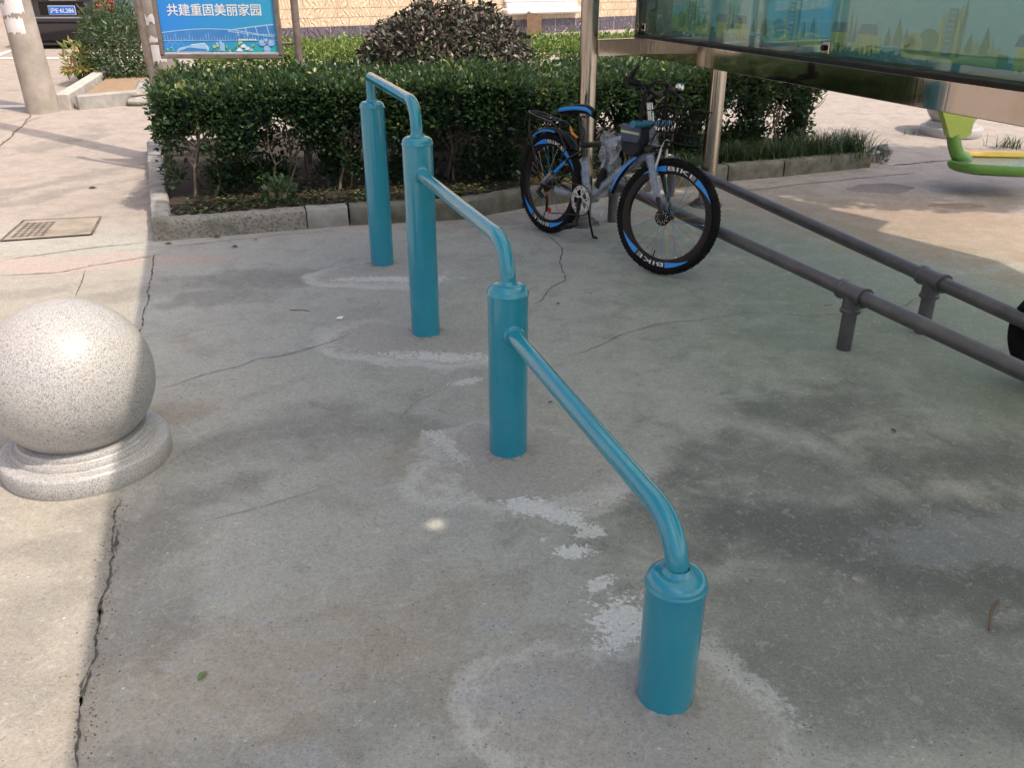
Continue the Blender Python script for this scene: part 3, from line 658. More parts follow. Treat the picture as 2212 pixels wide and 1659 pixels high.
for hc, hr in zip(hole, (.030, .012)):
    ring = [bm.verts.new((hc.x-pa.x+hr*math.cos(k*math.pi/5), hc.y-pa.y+hr*math.sin(k*math.pi/5), ZR)) for k in range(10)]
    edges += [bm.edges.new((ring[i], ring[(i+1) % 10])) for i in range(10)]
bmesh.ops.triangle_fill(bm, use_beauty=True, edges=edges)
me = bpy.data.meshes.new('roof'); bm.to_mesh(me); bm.free(); me.materials.append(M['poly'])
o = bpy.data.objects.new('roof', me); col.objects.link(o); o.parent = root
sm = o.modifiers.new('thickness', 'SOLIDIFY'); sm.thickness = .008
for q in range(5):
    t_ = q/4; p = a0.lerp(a1, t_); p2 = c0.lerp(c1, t_); m = MB()
    e0 = p-pa+Vector((0, 0, ZR-.05)); e1 = p2-pa+Vector((0, 0, ZR-.05)); e0.z = e1.z = ZR-.05
    m.tube([e0.lerp(e1, .03), e0.lerp(e1, .97)], .03, 12); m.build('rafter', M['steel'], root)

# ------------------------------------------------------------------ notice board
F0 = Vector((.80, 6.02, 0)); zb = 1.055
root = empty('notice_board', F0, label='long glass fronted notice board in a stainless steel frame hanging over the rails', cat='notice board')
BL = 5.2; ax = (DR, PR, Vector((0, 0, 1)))
def fb(u, n, z): return DR*u+PR*n+Vector((0, 0, z))
m = MB(); m.box(fb(BL/2, .07, zb+.055), (BL, .14, .11), ax, bev=.003); m.build('bottom_rail', M['steel_rail'], root)
m = MB(); m.box(fb(BL/2, .05, zb+.119), (BL, .10, .018), ax, bev=.002); m.build('glass_track', M['black_plastic'], root)
m = MB(); m.box(fb(BL/2, .07, 2.30), (BL, .14, .11), ax, bev=.003); m.build('top_rail', M['steel_rail'], root)
m = MB(); m.box(fb(.02, .07, (zb+.11+2.245)/2), (.04, .138, 2.245-zb-.11), ax, bev=.002); m.build('end_frame', M['steel_rail'], root)
m = MB(); m.box(fb(BL/2, .135, (zb+.11+2.245)/2), (BL-.1, .01, 2.245-zb-.11), ax); m.build('back_panel', paint('back_panel', (.22, .26, .27), .6), root)
# poster with a drawn skyline
def pcol(n_, c): return paint(n_, c, .5, var=.06, scale=3)
PM = [pcol('poster_blue', (.20, .42, .48)), pcol('poster_deep', (.08, .21, .28)), pcol('poster_yellow', (.34, .38, .14)), pcol('poster_green', (.09, .24, .16)), pcol('poster_lime', (.24, .37, .19)), pcol('poster_tower', (.09, .25, .29)), pcol('poster_label', (.10, .25, .36)), pcol('poster_pale', (.30, .42, .45))]  # print colours dulled, with the haze of reflections on the glass painted in
m = MB(); zp = zb+.135; N0 = .115
def pp(u, z, n=0): return fb(u, N0-n, z)
def quad(u0, z0, u1, z1, mi, n): m.mi = mi; m.add([pp(u0, z0, n), pp(u1, z0, n), pp(u1, z1, n), pp(u0, z1, n)], [(0, 1, 2, 3)])
def poly2(P, mi, n): m.mi = mi; m.add([pp(u, z, n) for u, z in P], [tuple(range(len(P)))])
m.mi = 0; quad(.30, zp, BL-.1, 2.2, 0, 0)
quad(.30, zp, BL-.1, zp+.045, 1, .0008)
zz = zp+.045
for r_, u0 in enumerate(np.arange(.42, BL-.6, 1.06)):
    rr = random.Random(r_*5+3)
    poly2([(u0-.12+.5*i/12, zz+.0+.05*abs(math.sin(i*.9))) for i in range(13)]+[(u0+.4, zz-.02), (u0-.12, zz-.02)], 4, .0016)
    for (uo, wd_, h_, mi) in ((.10, .05, .17, 5), (.155, .018, .13, 2), (.072, .018, .11, 2), (.18, .014, .16, 3)):
        quad(u0+uo, zz, u0+uo+wd_, zz+h_, mi, .0024)
        if mi == 5:
            for k in range(8): quad(u0+uo+.008, zz+.012+k*.02, u0+uo+wd_-.008, zz+.018+k*.02, 4, .0032)
        else: poly2([(u0+uo, zz+h_), (u0+uo+wd_, zz+h_), (u0+uo+wd_/2, zz+h_+.045)], mi, .0024)
    for (uo, s_) in ((.235, .06), (.27, .045), (.31, .075), (.34, .05), (.84, .06), (.90, .085), (.95, .06)):
        poly2([(u0+uo-s_*.28, zz+.02), (u0+uo+s_*.28, zz+.02), (u0+uo+s_*.3, zz+s_*.6), (u0+uo, zz+s_*1.5), (u0+uo-s_*.3, zz+s_*.6)], 3 if s_ > .05 else 4, .0028)
    for uo in (.46, .66):
        quad(u0+uo, zz+.0, u0+uo+.10, zz+.055, 2, .0022); poly2([(u0+uo-.015, zz+.055), (u0+uo+.115, zz+.055), (u0+uo+.10, zz+.095), (u0+uo, zz+.095)], 1, .0030)
        for k in range(3): quad(u0+uo+.01+k*.032, zz-.03, u0+uo+.025+k*.032, zz+.02, 2, .0036)
        quad(u0+uo+.012, zz+.02, u0+uo+.085, zz+.035, 4, .0030)
    for k in range(6): quad(u0+.38+k*.075, zz-.02, u0+.43+k*.075, zz+.025+.01*(k % 3), 4 if k % 2 else 3, .0018)
    poly2([(u0+.575, zz+.02), (u0+.60, zz+.02), (u0+.588, zz+.15)], 3, .0036); poly2([(u0+.61, zz+.02), (u0+.635, zz+.02), (u0+.622, zz+.13)], 3, .0036)
    for k in range(10):
        a_ = k/9*math.pi
    poly2([(u0+.02+.055*math.cos(q*math.pi/6), zz+.05+.045*math.sin(q*math.pi/6)) for q in range(12)], 3, .0040)
    poly2([(u0-.06+.055*math.cos(q*math.pi/6), zz+.03+.045*math.sin(q*math.pi/6)) for q in range(12)], 4, .0044)
    poly2([(u0+.98+.05*math.cos(q*math.pi/6), zz+.02+.04*math.sin(q*math.pi/6)) for q in range(12)], 4, .0044)
    quad(u0+.25, zz+.31, u0+.55, zz+.35, 6, .0010)
    for k in range(9): quad(u0+.29+k*.025, zz+.322, u0+.305+k*.025, zz+.338, 7, .0018)
    quad(u0+.15, zz+.38, u0+.75, 2.15, 7, .0008)
m.build('poster', PM, root, smooth=0, fixn=False)
def glassm():
    t = NT('window_glass'); gl = t.n('ShaderNodeBsdfGlossy'); gl.inputs['Roughness'].default_value = .02; gl.inputs[0].default_value = (.9, 1, .97, 1)
    tr = t.n('ShaderNodeBsdfTransparent'); tr.inputs[0].default_value = (.88, .96, .94, 1); fr = t.n('ShaderNodeLayerWeight'); fr.inputs[0].default_value = .5
    mx = t.n('ShaderNodeMixShader'); t.l(t.math('ADD', t.math('MULTIPLY', t.math('POWER', fr.outputs['Facing'], 4), .75), .06), mx.inputs[0]); t.l(tr.outputs[0], mx.inputs[1]); t.l(gl.outputs[0], mx.inputs[2]); t.l(mx.outputs[0], t.out.inputs[0])
    v = t.coord(); n = t.noise(v, 1.2, 2); b_ = t.n('ShaderNodeBump'); t.l(n.outputs[0], b_.inputs['Height']); b_.inputs['Strength'].default_value = .1; b_.inputs['Distance'].default_value = .01; t.l(b_.outputs[0], gl.inputs['Normal'])
    return t.m
M['glass'] = glassm()
gl = M['glass']
for u0, u1, nq in ((.10, 2.05, .035), (1.93, 3.9, .055), (3.8, 5.1, .035)):
    m = MB(); m.box(fb((u0+u1)/2, nq, (zb+.128+2.24)/2), (u1-u0, .005, 2.24-zb-.128), ax); m.build('glass_pane', gl, root, smooth=0)
M['edge'] = paint('glass_edge', (.05, .16, .14), .2)
for u_, nq in ((2.05, .030), (.10, .030)):
    m = MB(); m.box(fb(u_-.012, nq-.004, zb+.17), (.05, .012, .05), ax, bev=.003); lk = m.build('lock', M['steel_rail'], root)
    m = MB(); m.lathe([(0.0, .012), (.012, .012), (.013, 0)], fb(u_-.02, nq-.010, zb+.172), -PR, 20); m.build('keyhole', M['black_plastic'], lk)

# ------------------------------------------------------------------ two low pipe rails
def pipe_rail(p0, p1, tee_at, label, leg_us):
    p0 = Vector(p0); p1 = Vector(p1); d = (p1-p0); L = d.length; d.normalize(); z = .262; r_ = .033
    root = empty('pipe_rail', p0, label=label, cat='pipe rail', group='low grey pipe rails for bicycles')
    m = MB(); m.tube([Vector((0, 0, z))+d*(L*i/40) for i in range(41)], r_, 24); m.build('rail', M['pipe'], root)
    for u in leg_us:
        c = d*u; m = MB(); m.lathe([(r_*.98, -.005), (r_*.98, z-.075)], c, seg=24); lg = m.build('leg', M['pipe'], root)
        m = MB(); rr = r_*1.22
        m.lathe([(r_, -.075), (rr*1.12, -.075), (rr*1.12, -.062), (rr, -.058), (rr, .058), (rr*1.12, .062), (rr*1.12, .075), (r_, .075)], c+Vector((0, 0, z)), d, 32)
        m.lathe([(r_, z-.085), (rr*1.12, z-.085), (rr*1.12, z-.072), (rr, z-.068), (rr, z-.01)], c, seg=32)
        m.build('tee_joint', M['pipe'], lg)
    return root
q1 = at(1822, 753); q2 = at(1990, 718); b0 = at(1322, 478); b2_ = at(1447, 424)
d1 = (q1-b0).normalized(); d2 = (q2-b2_).normalized()
pipe_rail(b0-d1*.12, q1+d1*3.2, 0, 'nearer low grey pipe rail on short legs under the notice board', [.12, .12+(q1-b0).length, .12+(q1-b0).length+2.4])
pipe_rail(b2_-d2*.1, q2+d2*3.2, 0, 'farther low grey pipe rail on short legs under the notice board', [.10, .10+(q2-b2_).length, .10+(q2-b2_).length+2.6])

# ------------------------------------------------------------------ bicycle
LEAN = R(-4.5); rc = at(1180, 501); fcn = at(1421, 590)
yaw = math.atan2(fcn.y-rc.y, fcn.x-rc.x); WB = (fcn-rc).length; RW = .318
bike = empty('bicycle', rc, label='black and blue bicycle with bubble wrapped frame and front basket leaning at the steel post', cat='bicycle', rot=(LEAN, 0, yaw))
STEER = R(17); sax = Vector((-.31, 0, .951)).normalized()
fh = Vector((WB, 0, RW)); SA = fh-Vector((.951, 0, .31))*.045
SM = Matrix.Translation(SA) @ Matrix.Rotation(STEER, 4, sax) @ Matrix.Translation(-SA)
def text_arc(m, body, r_mid, hgt, span, centre, ysurf):
    vs, fs = text_mesh(body); x0 = min(v[0] for v in vs); x1 = max(v[0] for v in vs); y0 = min(v[1] for v in vs); y1 = max(v[1] for v in vs); out = []
    for v in vs:
        a_ = centre+span*((v[0]-x0)/(x1-x0)-.5); r_ = r_mid+hgt*((v[1]-y0)/(y1-y0)-.5)
        out.append((r_*math.sin(a_), ysurf(r_), r_*math.cos(a_)))
    m.add(out, fs)
BIKEV = text_mesh('BIKE')
def wheel(c, T, label=None):
    root = bpy.data.objects.new('wheel', None); root.empty_display_size = .1; col.objects.link(root); root.parent = bike; root.matrix_local = T @ Matrix.Translation(c)
    # tyre
    m = MB(); prof = []
    for k in range(14):
        a_ = 2*math.pi*k/14; prof.append((RW-.0255+.0235*math.cos(a_), .0245*math.sin(a_)))
    m.lathe(prof, axis=(0, 1, 0), seg=96, closed=True)
    for k in range(88):                       # tread knobs
        a_ = 2*math.pi*k/88; o = Vector((math.sin(a_), 0, math.cos(a_))); t_ = Vector((math.cos(a_), 0, -math.sin(a_)))
        for yy, rr in ((-.0165, -.0095), (.0165, -.0095), (-.006 if k % 2 else .006, -.0038)):
            m.box(o*(RW+rr)+Vector((0, yy, 0)), (.009, .008, .006), (t_, Vector((0, 1, 0)), o))
    m.build('tyre', M['rubber'], root, smooth=40)
    m = MB(); ri = .232; ro = .283
    m.lathe([(ri, -.004), (ri+.006, -.012), (.262, -.0165), (ro, -.0145), (ro, .0145), (.262, .0165), (ri+.006, .012), (ri, .004)], axis=(0, 1, 0), seg=96, closed=True)
    rim = m.build('rim', M['rim_black'], root)
    def ysf(sg): return lambda r_: sg*(.0178 if r_ > .255 else .0145+.0033*(r_-.238)/.017)
    for ct in (R(11), R(191)):
        m = MB(); m.mi = 0; text_arc(m, 'BIKE', .2610, .0215, R(40), ct, ysf(-1))
        m.mi = 1
        for s0, s1 in ((R(22), R(54)), (R(-22), R(-54))):
            a = []; 
            for q in range(13):
                t_ = q/12; an = ct+s0+(s1-s0)*t_; r_o = .2765; r_i = .2465+.030*t_**1.3-.0005
                for r_ in (r_i, r_o): a.append((r_*math.sin(an), -.0180 if r_ > .255 else -.0166, r_*math.cos(an)))
            m.add(a, [(2*q, 2*q+1, 2*q+3, 2*q+2) for q in range(12)])
        m.build('decal', [M['decal_white'], M['decal_blue']], rim, smooth=0, fixn=False)
    m = MB(); m.lathe([(.006, -.055), (.008, -.045), (.016, -.040), (.022, -.028), (.014, -.022), (.014, .022), (.022, .028), (.016, .04), (.006, .055)], axis=(0, 1, 0), seg=24); m.build('hub', M['black'], root)
    cols = ['blue', 'red', 'yellow', 'green']; n = 28
    for k in range(n):
        a_ = 2*math.pi*k/n; sd = -1 if k % 2 else 1; tw = R(62)*(1 if (k//2) % 2 else -1); hp = Vector((.020*math.sin(a_+tw), sd*.027, .020*math.cos(a_+tw))); rp = Vector((.234*math.sin(a_), sd*.002, .234*math.cos(a_)))
        m = MB(); m.tube([hp, rp], .0011, 6); m.mi = 1; dd = (rp-hp).normalized(); m.tube([rp-dd*.014, rp], .0019, 6); m.build('spoke', [M['spoke_'+cols[(k*7//3) % 4]], M['chrome']], root)
    m = MB(); va = R(190); o = Vector((math.sin(va), 0, math.cos(va))); m.tube([o*.234, o*.195], .0035, 8); m.build('valve', M['black_plastic'], root)
    return root
wr = wheel(Vector((0, 0, RW)), Matrix.Identity(4)); wf = wheel(fh, SM)
# plastic hub disc with holes on the front wheel
m = MB(); m.lathe([(0, -.064), (.010, -.064), (.012, -.058), (.040, -.056), (.045, -.053), (.045, -.050), (0, -.050)], axis=(0, 1, 0), seg=40)
hd = m.build('hub_disc', M['black_plastic'], wf)
m = MB()
for k in range(10):
    for r_, ph in ((.034, 0), (.025, .3)):
        a_ = 2*math.pi*k/10+ph; m.lathe([(0, -.0574), (.0028, -.0574), (.0028, -.0566)], (r_*math.sin(a_), 0, r_*math.cos(a_)), (0, 1, 0), 10)
m.build('disc_hole', M['alu'], hd)
# frame
BBp = Vector((.385, 0, .285)); ST = Vector((.280, 0, .64)); HT = Vector((0, 0, 0)); hb0 = SA+sax*.365; hb1 = SA+sax*.495; RH = Vector((0, 0, RW))
m = MB()
m.tube([BBp, ST], .0155, 20); m.tube([hb0-sax*.01, hb1+sax*.01], .021, 20)
m.tube([hb0+sax*.02, BBp+Vector((.01, 0, .0))], .021, 20)
tt0 = ST-Vector((0, 0, .045)); m.tube([tt0, tt0.lerp(hb1, .5)+Vector((0, 0, -.035)), hb1-sax*.025], [.0165, .018, .019], 20)
m.lathe([(.021, -.035), (.021, .035)], BBp, (0, 1, 0), 24)
for s_ in (-1, 1):
    m.tube([BBp+Vector((-.01, s_*.02, 0)), Vector((.24, s_*.035, .295)), RH+Vector((.015, s_*.062, 0))], .0095, 12)
    m.tube([ST+Vector((.02, s_*.012, -.075)), ST+Vector((-.06, s_*.04, -.13)), RH+Vector((.01, s_*.062, .01))], .0085, 12)
    m.box(RH+Vector((.008, s_*.062, 0)), (.045, .006, .045), bev=.002)
fr_ = m.build('frame', M['black'], bike)
m = MB()                                          # blue flashes on the stays and top tube
for s_ in (-1,):
    a = ST+Vector((-.06, s_*.04, -.13)); b = RH+Vector((.01, s_*.062, .01)); m.tube([a.lerp(b, .12), a.lerp(b, .55)], .0092, 12)
m.build('flash', M['decal_blue'], fr_)
def sleeve(name, pts, r_, seed, nseg=26):
    rr = random.Random(seed); pts = [Vector(p) for p in pts]; m = MB(); P = []
    L = sum((b-a).length for a, b in zip(pts, pts[1:]))
    for i in range(nseg+1):
        s_ = i/nseg*(len(pts)-1); k = min(int(s_), len(pts)-2); P.append(pts[k].lerp(pts[k+1], s_-k))
    m.tube(P, [r_*(1+rr.uniform(-.10, .14)) for _ in P], 14, cap=False)
    m.v = [tuple(Vector(v)+Vector((rr.uniform(-.0025, .0025), rr.uniform(-.0025, .0025), rr.uniform(-.0025, .0025)))) for v in m.v]
    return m.build(name, M['wrap'], bike, smooth=60)
M['wrapped'] = paint('wrapped_blue_paint', (.03, .08, .26), .35, var=.35, scale=26, c2=(.24, .27, .33))
m = MB(); dt0 = hb0+sax*.02; m.tube([dt0.lerp(BBp, .10), dt0.lerp(BBp, .96)], .0225, 20); m.tube([BBp.lerp(ST, .12), BBp.lerp(ST, .62)], .0165, 16)
t1 = tt0.lerp(hb1, .5)+Vector((0, 0, -.035)); m.tube([t1.lerp(tt0, .2), hb1-sax*.025+Vector((-.03, 0, 0))], .0195, 16)
m.tube([Vector((.24, -.035, .295)), Vector((.24, -.035, .295)).lerp(RH+Vector((.015, -.062, 0)), .55)], .0105, 12)
m.build('tube_graphic', M['wrapped'], fr_)
sleeve('wrapping', [dt0.lerp(BBp, .04), dt0.lerp(BBp, 1.02)], .031, 1); sleeve('wrapping', [BBp.lerp(ST, .10), BBp.lerp(ST, .68)], .025, 2)
sleeve('wrapping', [t1.lerp(tt0, .1), hb1-sax*.02], .027, 3); sleeve('wrapping', [Vector((.30, -.028, .292)), Vector((.12, -.047, .30))], .017, 4, 12)
sa_ = ST+Vector((-.06, -.04, -.13)); sb_ = RH+Vector((.01, -.062, .01)); sleeve('wrapping', [sa_.lerp(sb_, .62), sb_], .018, 5, 12)
sleeve('wrapping', [hb0-sax*.0, hb1+sax*.0], .030, 6, 8)
def flap(pts4, seed, n=14):
    rr = random.Random(seed); ph = [rr.uniform(0, 6) for _ in range(6)]; a, b, c, d = [Vector(p) for p in pts4]; m = MB()
    def f(u, v):
        p = a.lerp(b, u).lerp(d.lerp(c, u), v); k = .012*math.sin(9*u+ph[0]+3*v)+.010*math.sin(13*v+ph[1]+5*u)+.006*math.sin(27*u*v+ph[2])
        return p+Vector((.004*math.sin(20*v+ph[3]), -k, .008*math.sin(8*u+ph[4])*v))
    m.grid(f, n, n); return m.build('wrapping', M['wrap'], bike, smooth=80)
tm = tt0.lerp(hb1, .48)+Vector((0, 0, -.02))
flap([tm+Vector((-.06, -.03, .05)), tm+Vector((.08, -.035, .055)), tm+Vector((.06, -.05, -.17)), tm+Vector((-.06, -.045, -.15))], 1)
flap([tm+Vector((-.02, -.01, .0)), tm+Vector((.10, -.015, -.01)), tm+Vector((.10, -.02, -.22)), tm+Vector((.04, -.02, -.26))], 2)
flap([BBp+Vector((.03, -.035, .03)), BBp+Vector((.20, -.035, .10)), BBp+Vector((.19, -.03, -.06)), BBp+Vector((.10, -.03, -.06))], 3)
# fork, steerer, bars (steered)
def steered(m): m.M = SM; return m
m = steered(MB()); crown = SA+sax*.345
for s_ in (-1, 1):
    top = crown+Vector((0, s_*.05, 0)); m.tube([top+sax*.05, top, fh+Vector((-.028, s_*.056, .06)), fh+Vector((0, s_*.056, 0))], [.014, .0165, .013, .010], 16)
    m.box(fh+Vector((0, s_*.056, 0)), (.03, .008, .035), bev=.003)
m.box(crown+sax*.03, (.05, .135, .04), (Vector((sax.z, 0, -sax.x)), Vector((0, 1, 0)), sax), bev=.008)
fork = m.build('fork', M['black'], bike)
m = steered(MB()); tp = crown+Vector((0, -.05, 0)); e = fh+Vector((-.028, -.056, .06)); m.tube([tp.lerp(e, .02), tp.lerp(e, .82)], .0175, 16); m.build('fork_graphic', M['wrapped'], fork)
m = steered(MB()); P_ = [tp.lerp(e, .0+.85*i/12) for i in range(13)]; rr = random.Random(4); m.tube(P_, [.025*(1+rr.uniform(-.08, .1)) for _ in P_], 14, cap=False); m.build('wrapping', M['wrap'], bike, smooth=60)
stt = SA+sax*.645
m = steered(MB()); m.tube([hb1, stt], .0145, 18); m.lathe([(.024, 0), (.024, .012), (.018, .02)], hb1, sax, 24); m.build('stem', M['black'], bike)
for j in range(2):
    m = steered(MB())
    for k in range(13 if j else 7):
        m.lathe([(.0145, -.0018), (.0185, -.0018), (.0185, .0018), (.0145, .0018)], SA+sax*((.515 if j else .588)+k*.0052), sax, 24)
    m.build('spacer', M['chrome'], bike)
m = steered(MB()); bc = stt+Vector((.045, 0, .03)); m.tube([stt-sax*.01, bc], .016, 16)
bar = [bc+Vector((-.045, s_*.27, .035)) if abs(s_) == 1 else bc+Vector((0, s_, 0)) for s_ in (1,)]
pts = [bc+Vector((-.055, .28, .04)), bc+Vector((-.03, .14, .035)), bc+Vector((0, .05, 0)), bc+Vector((0, -.05, 0)), bc+Vector((-.03, -.12, .035)), bc+Vector((-.05, -.235, .04))]
m.tube(round_path(pts, .03, 4), .0115, 14); hbar = m.build('handlebar', M['black'], bike)
for s_ in (-1, 1):
    m = steered(MB()); a = bc+Vector((-.038, s_*(.175 if s_ > 0 else .135), .037)); b = bc+Vector((-.054, s_*(.29 if s_ > 0 else .245), .0405)); m.tube([a.lerp(b, t_/10) for t_ in range(11)], [.017+.0015*(t_ % 2) for t_ in range(11)], 16)
    m.tube([b, b+(b-a).normalized()*.006], .021, 16); m.build('grip', M['black_plastic'], bike)
    m = steered(MB()); c0_ = bc+Vector((-.03, s_*.15, .036)); m.box(c0_+Vector((.015, 0, -.008)), (.035, .03, .03), bev=.006); m.tube([c0_+Vector((.03, 0, -.01)), c0_+Vector((.062, s_*.035, -.03)), c0_+Vector((.06, s_*.11, -.045))], [.007, .0065, .005], 8)
    m.build('brake_lever', M['black'], bike)
# big twist shifter / mirror-like cover on the right grip seen from the rider side
m = steered(MB()); c0_ = bc+Vector((-.045, -.215, .055)); m.tube([c0_+Vector((-.01, 0, -.02)), c0_+Vector((.005, 0, .03)), c0_+Vector((.03, 0, .07))], [.022, .020, .009], 16, flat=.6); m.build('bar_end', M['black_plastic'], bike)
m = steered(MB()); m.lathe([(.0, .024), (.012, .022), (.022, .012), (.025, 0), (.025, -.006), (0, -.008)], bc+Vector((.02, .20, .052)), (.35, -.3, 1), 24); m.build('bell', M['chrome'], bike)
for cb in (((.05, -.02, 0), (.10, -.06, .05), (.06, -.05, -.12), (-.02, -.02, -.22)), ((.03, .05, .02), (.11, .03, .02), (.08, 0, -.15), (.01, -.03, -.26)), ((-.03, -.14, .02), (.08, -.12, .06), (.10, -.03, -.05), (.02, -.035, -.30))):
    m = steered(MB()); m.tube(round_path([bc+Vector(q) for q in cb], .04, 5), .0032, 8); m.build('cable', M['black_plastic'], bike)
# seat post, saddle
m = MB(); m.tube([ST-Vector((-.02, 0, .06)), ST+Vector((-.043, 0, .115))], .0125, 16); m.lathe([(.021, -.012), (.022, .0), (.021, .012), (.0125, .014)], ST, (-.38, 0, .92), 20); m.build('seat_post', M['black'], bike)
m = MB(); m.tube([ST+Vector((-.01, -.03, 0)), ST+Vector((-.045, -.045, .02)), ST+Vector((-.075, -.04, .055))], [.006, .009, .007], 10); m.build('seat_clamp_lever', M['orange'], bike)
sc_ = ST+Vector((-.045, 0, .155))
def saddle_pt(u, a_, infl=0, zoff=0):
    x = -.125+.265*u; wd_ = .072*(1-min(1, max(0, (u-.12)/.5)))**1.0*(.6+.4*math.sin(math.pi*min(1, .25+u)))+.020
    if u < .12: wd_ *= math.sqrt(max(0, 1-((.12-u)/.14)**2))
    if u > .93: wd_ *= math.sqrt(max(0.02, 1-((u-.93)/.075)**2))
    zt = -.016+.024*u+.020*math.sin(u*math.pi*1.0)-.012*max(0, u-.8)*5
    return x, wd_, zt
m = MB()
for part in range(1):
    n, q = 26, 22
    def sp(u, v):
        x, wd_, zt = saddle_pt(u, v); a_ = v*2*math.pi; y = wd_*math.cos(a_); z = math.sin(a_); z = z*.020 if z > 0 else z*(.034)
        return sc_+Vector((x, y, zt+z))
    m.grid(sp, n, q)
m.m = [0]*len(m.f)
sad = m.build('saddle', [M['black_plastic'], M['decal_blue']], bike, smooth=70)
m = MB()
for s_ in (-1, 1):
    def sq(u, v):
        x, wd_, zt = saddle_pt(.04+.92*u, 0); a_ = R(-24+44*v); zz_ = math.sin(a_); return sc_+Vector((x, s_*(wd_*math.cos(a_)+.0012), zt+(zz_*.020 if zz_ > 0 else zz_*.034)))
    m.grid(sq, 26, 4)
m.build('side_stripe', M['decal_blue'], sad, smooth=70)
m = MB()
for s_ in (-1, 1): m.tube([sc_+Vector((.10, s_*.012, -.012)), sc_+Vector((.04, s_*.022, -.04)), sc_+Vector((-.05, s_*.022, -.04)), sc_+Vector((-.09, s_*.03, -.008))], .0035, 8)
m.build('saddle_rail', M['black'], sad)
# mudguards
def guard(c, r_, a0_, a1_, wd_, T, par=None):
    m = MB(); m.M = T
    def f(u, v):
        an = a0_+(a1_-a0_)*u; y = wd_*(v-.5)*(1-.25*u**3); dr = -.016*(2*abs(v-.5))**2; r2 = r_+dr
        return c+Vector((r2*math.sin(an), y, r2*math.cos(an)))
    m.grid(f, 24, 10); o = m.build('mudguard', M['black_plastic'], bike, smooth=70)
    o.modifiers.new('thickness', 'SOLIDIFY').thickness = .003
    m = MB(); m.M = T
    def f2(u, v):
        an = a0_+(a1_-a0_)*(.42+.57*u); vv = .5-(.5+.03)*1; y = -wd_*.5*(1-.25*(.42+.57*u)**3)-.003; r2 = r_-.018-.014*(v-.35)*max(0, math.sin(math.pi*(.15+u*.85)))**.5
        return c+Vector((r2*math.sin(an), y, r2*math.cos(an)))
    m.grid(f2, 22, 3); s2 = m.build('stripe', M['decal_blue'], o, smooth=70, fixn=False); return o
guard(Vector((0, 0, RW)), RW+.030, R(42), R(-38), .062, Matrix.Identity(4))
guard(fh+Vector((-.03, 0, .015)), RW+.045, R(-5), R(-82), .062, SM)
# rear rack
m = MB(); zr = .71; 
rk = [Vector((.17, s_*.05, zr-.09)) for s_ in (-1, 1)]
for s_ in (-1, 1):
    m.tube(round_path([Vector((.19, s_*.045, zr-.15)), Vector((.08, s_*.058, zr-.02)), Vector((-.20, s_*.060, zr+.02)), Vector((-.245, s_*.03, zr+.024))], .03, 5), .006, 10)
    m.tube([Vector((-.19, s_*.060, zr+.015)), Vector((-.17, s_*.075, zr-.08)), Vector((-.01, s_*.072, RW+.02))], [.005, .0065, .0065], 8)
m.tube([Vector((-.245, -.03, zr+.024)), Vector((-.255, 0, zr+.025)), Vector((-.245, .03, zr+.024))], .006, 10)
m.tube([Vector((.05, 0, zr-.005)), Vector((-.25, 0, zr+.024))], .004, 8)
for x in (-.05, -.15, .05): m.tube([Vector((x, -.058, zr+.0)), Vector((x, .058, zr+.0))], .0045, 8)
m.tube([Vector((.19, -.045, zr-.15)), Vector((.19, .045, zr-.15))], .006, 8)
m.build('rack', M['black'], bike)
# drivetrain
cr = BBp+Vector((0, -.055, 0))
m = MB(); N = 40; ring_o = .088
def annulus(r0, r1, y0, y1, seg=60, teeth=False):
    prof = [(r0, y0), (r1, y0), (r1, y1), (r0, y1)]; m.lathe(prof, cr*1+Vector((0, 0, 0)), (0, 1, 0), seg, closed=True)
annulus(.064, .086, -.003, .003); annulus(.016, .028, -.004, .003)
for k in range(5):
    a_ = 2*math.pi*k/5+.2; o = Vector((math.sin(a_), 0, math.cos(a_))); t_ = Vector((math.cos(a_), 0, -math.sin(a_)))
    for s_ in (-.22, .22):
        o2 = Vector((math.sin(a_+s_), 0, math.cos(a_+s_))); m.tube([cr+o*.024, cr+o2*.072], .0045, 8)
for k in range(42):
    a_ = 2*math.pi*k/42; o = Vector((math.sin(a_), 0, math.cos(a_))); t_ = Vector((math.cos(a_), 0, -math.sin(a_))); m.box(cr+o*.087+Vector((0, .006, 0)), (.006, .003, .008), (t_, Vector((0, 1, 0)), o))
ringo = m.build('chainring', M['alu'], bike)
m = MB()
for k in range(10):
    a_ = 2*math.pi*k/10; pts = [(a_-.13+.26*q/6, r_) for q in range(7) for r_ in (.074, .080)]
    m.add([cr+Vector((r_*math.sin(an), -.0036, r_*math.cos(an))) for an, r_ in pts], [(2*q, 2*q+1, 2*q+3, 2*q+2) for q in range(6)])
m.build('slot', M['black'], ringo, smooth=0, fixn=False)
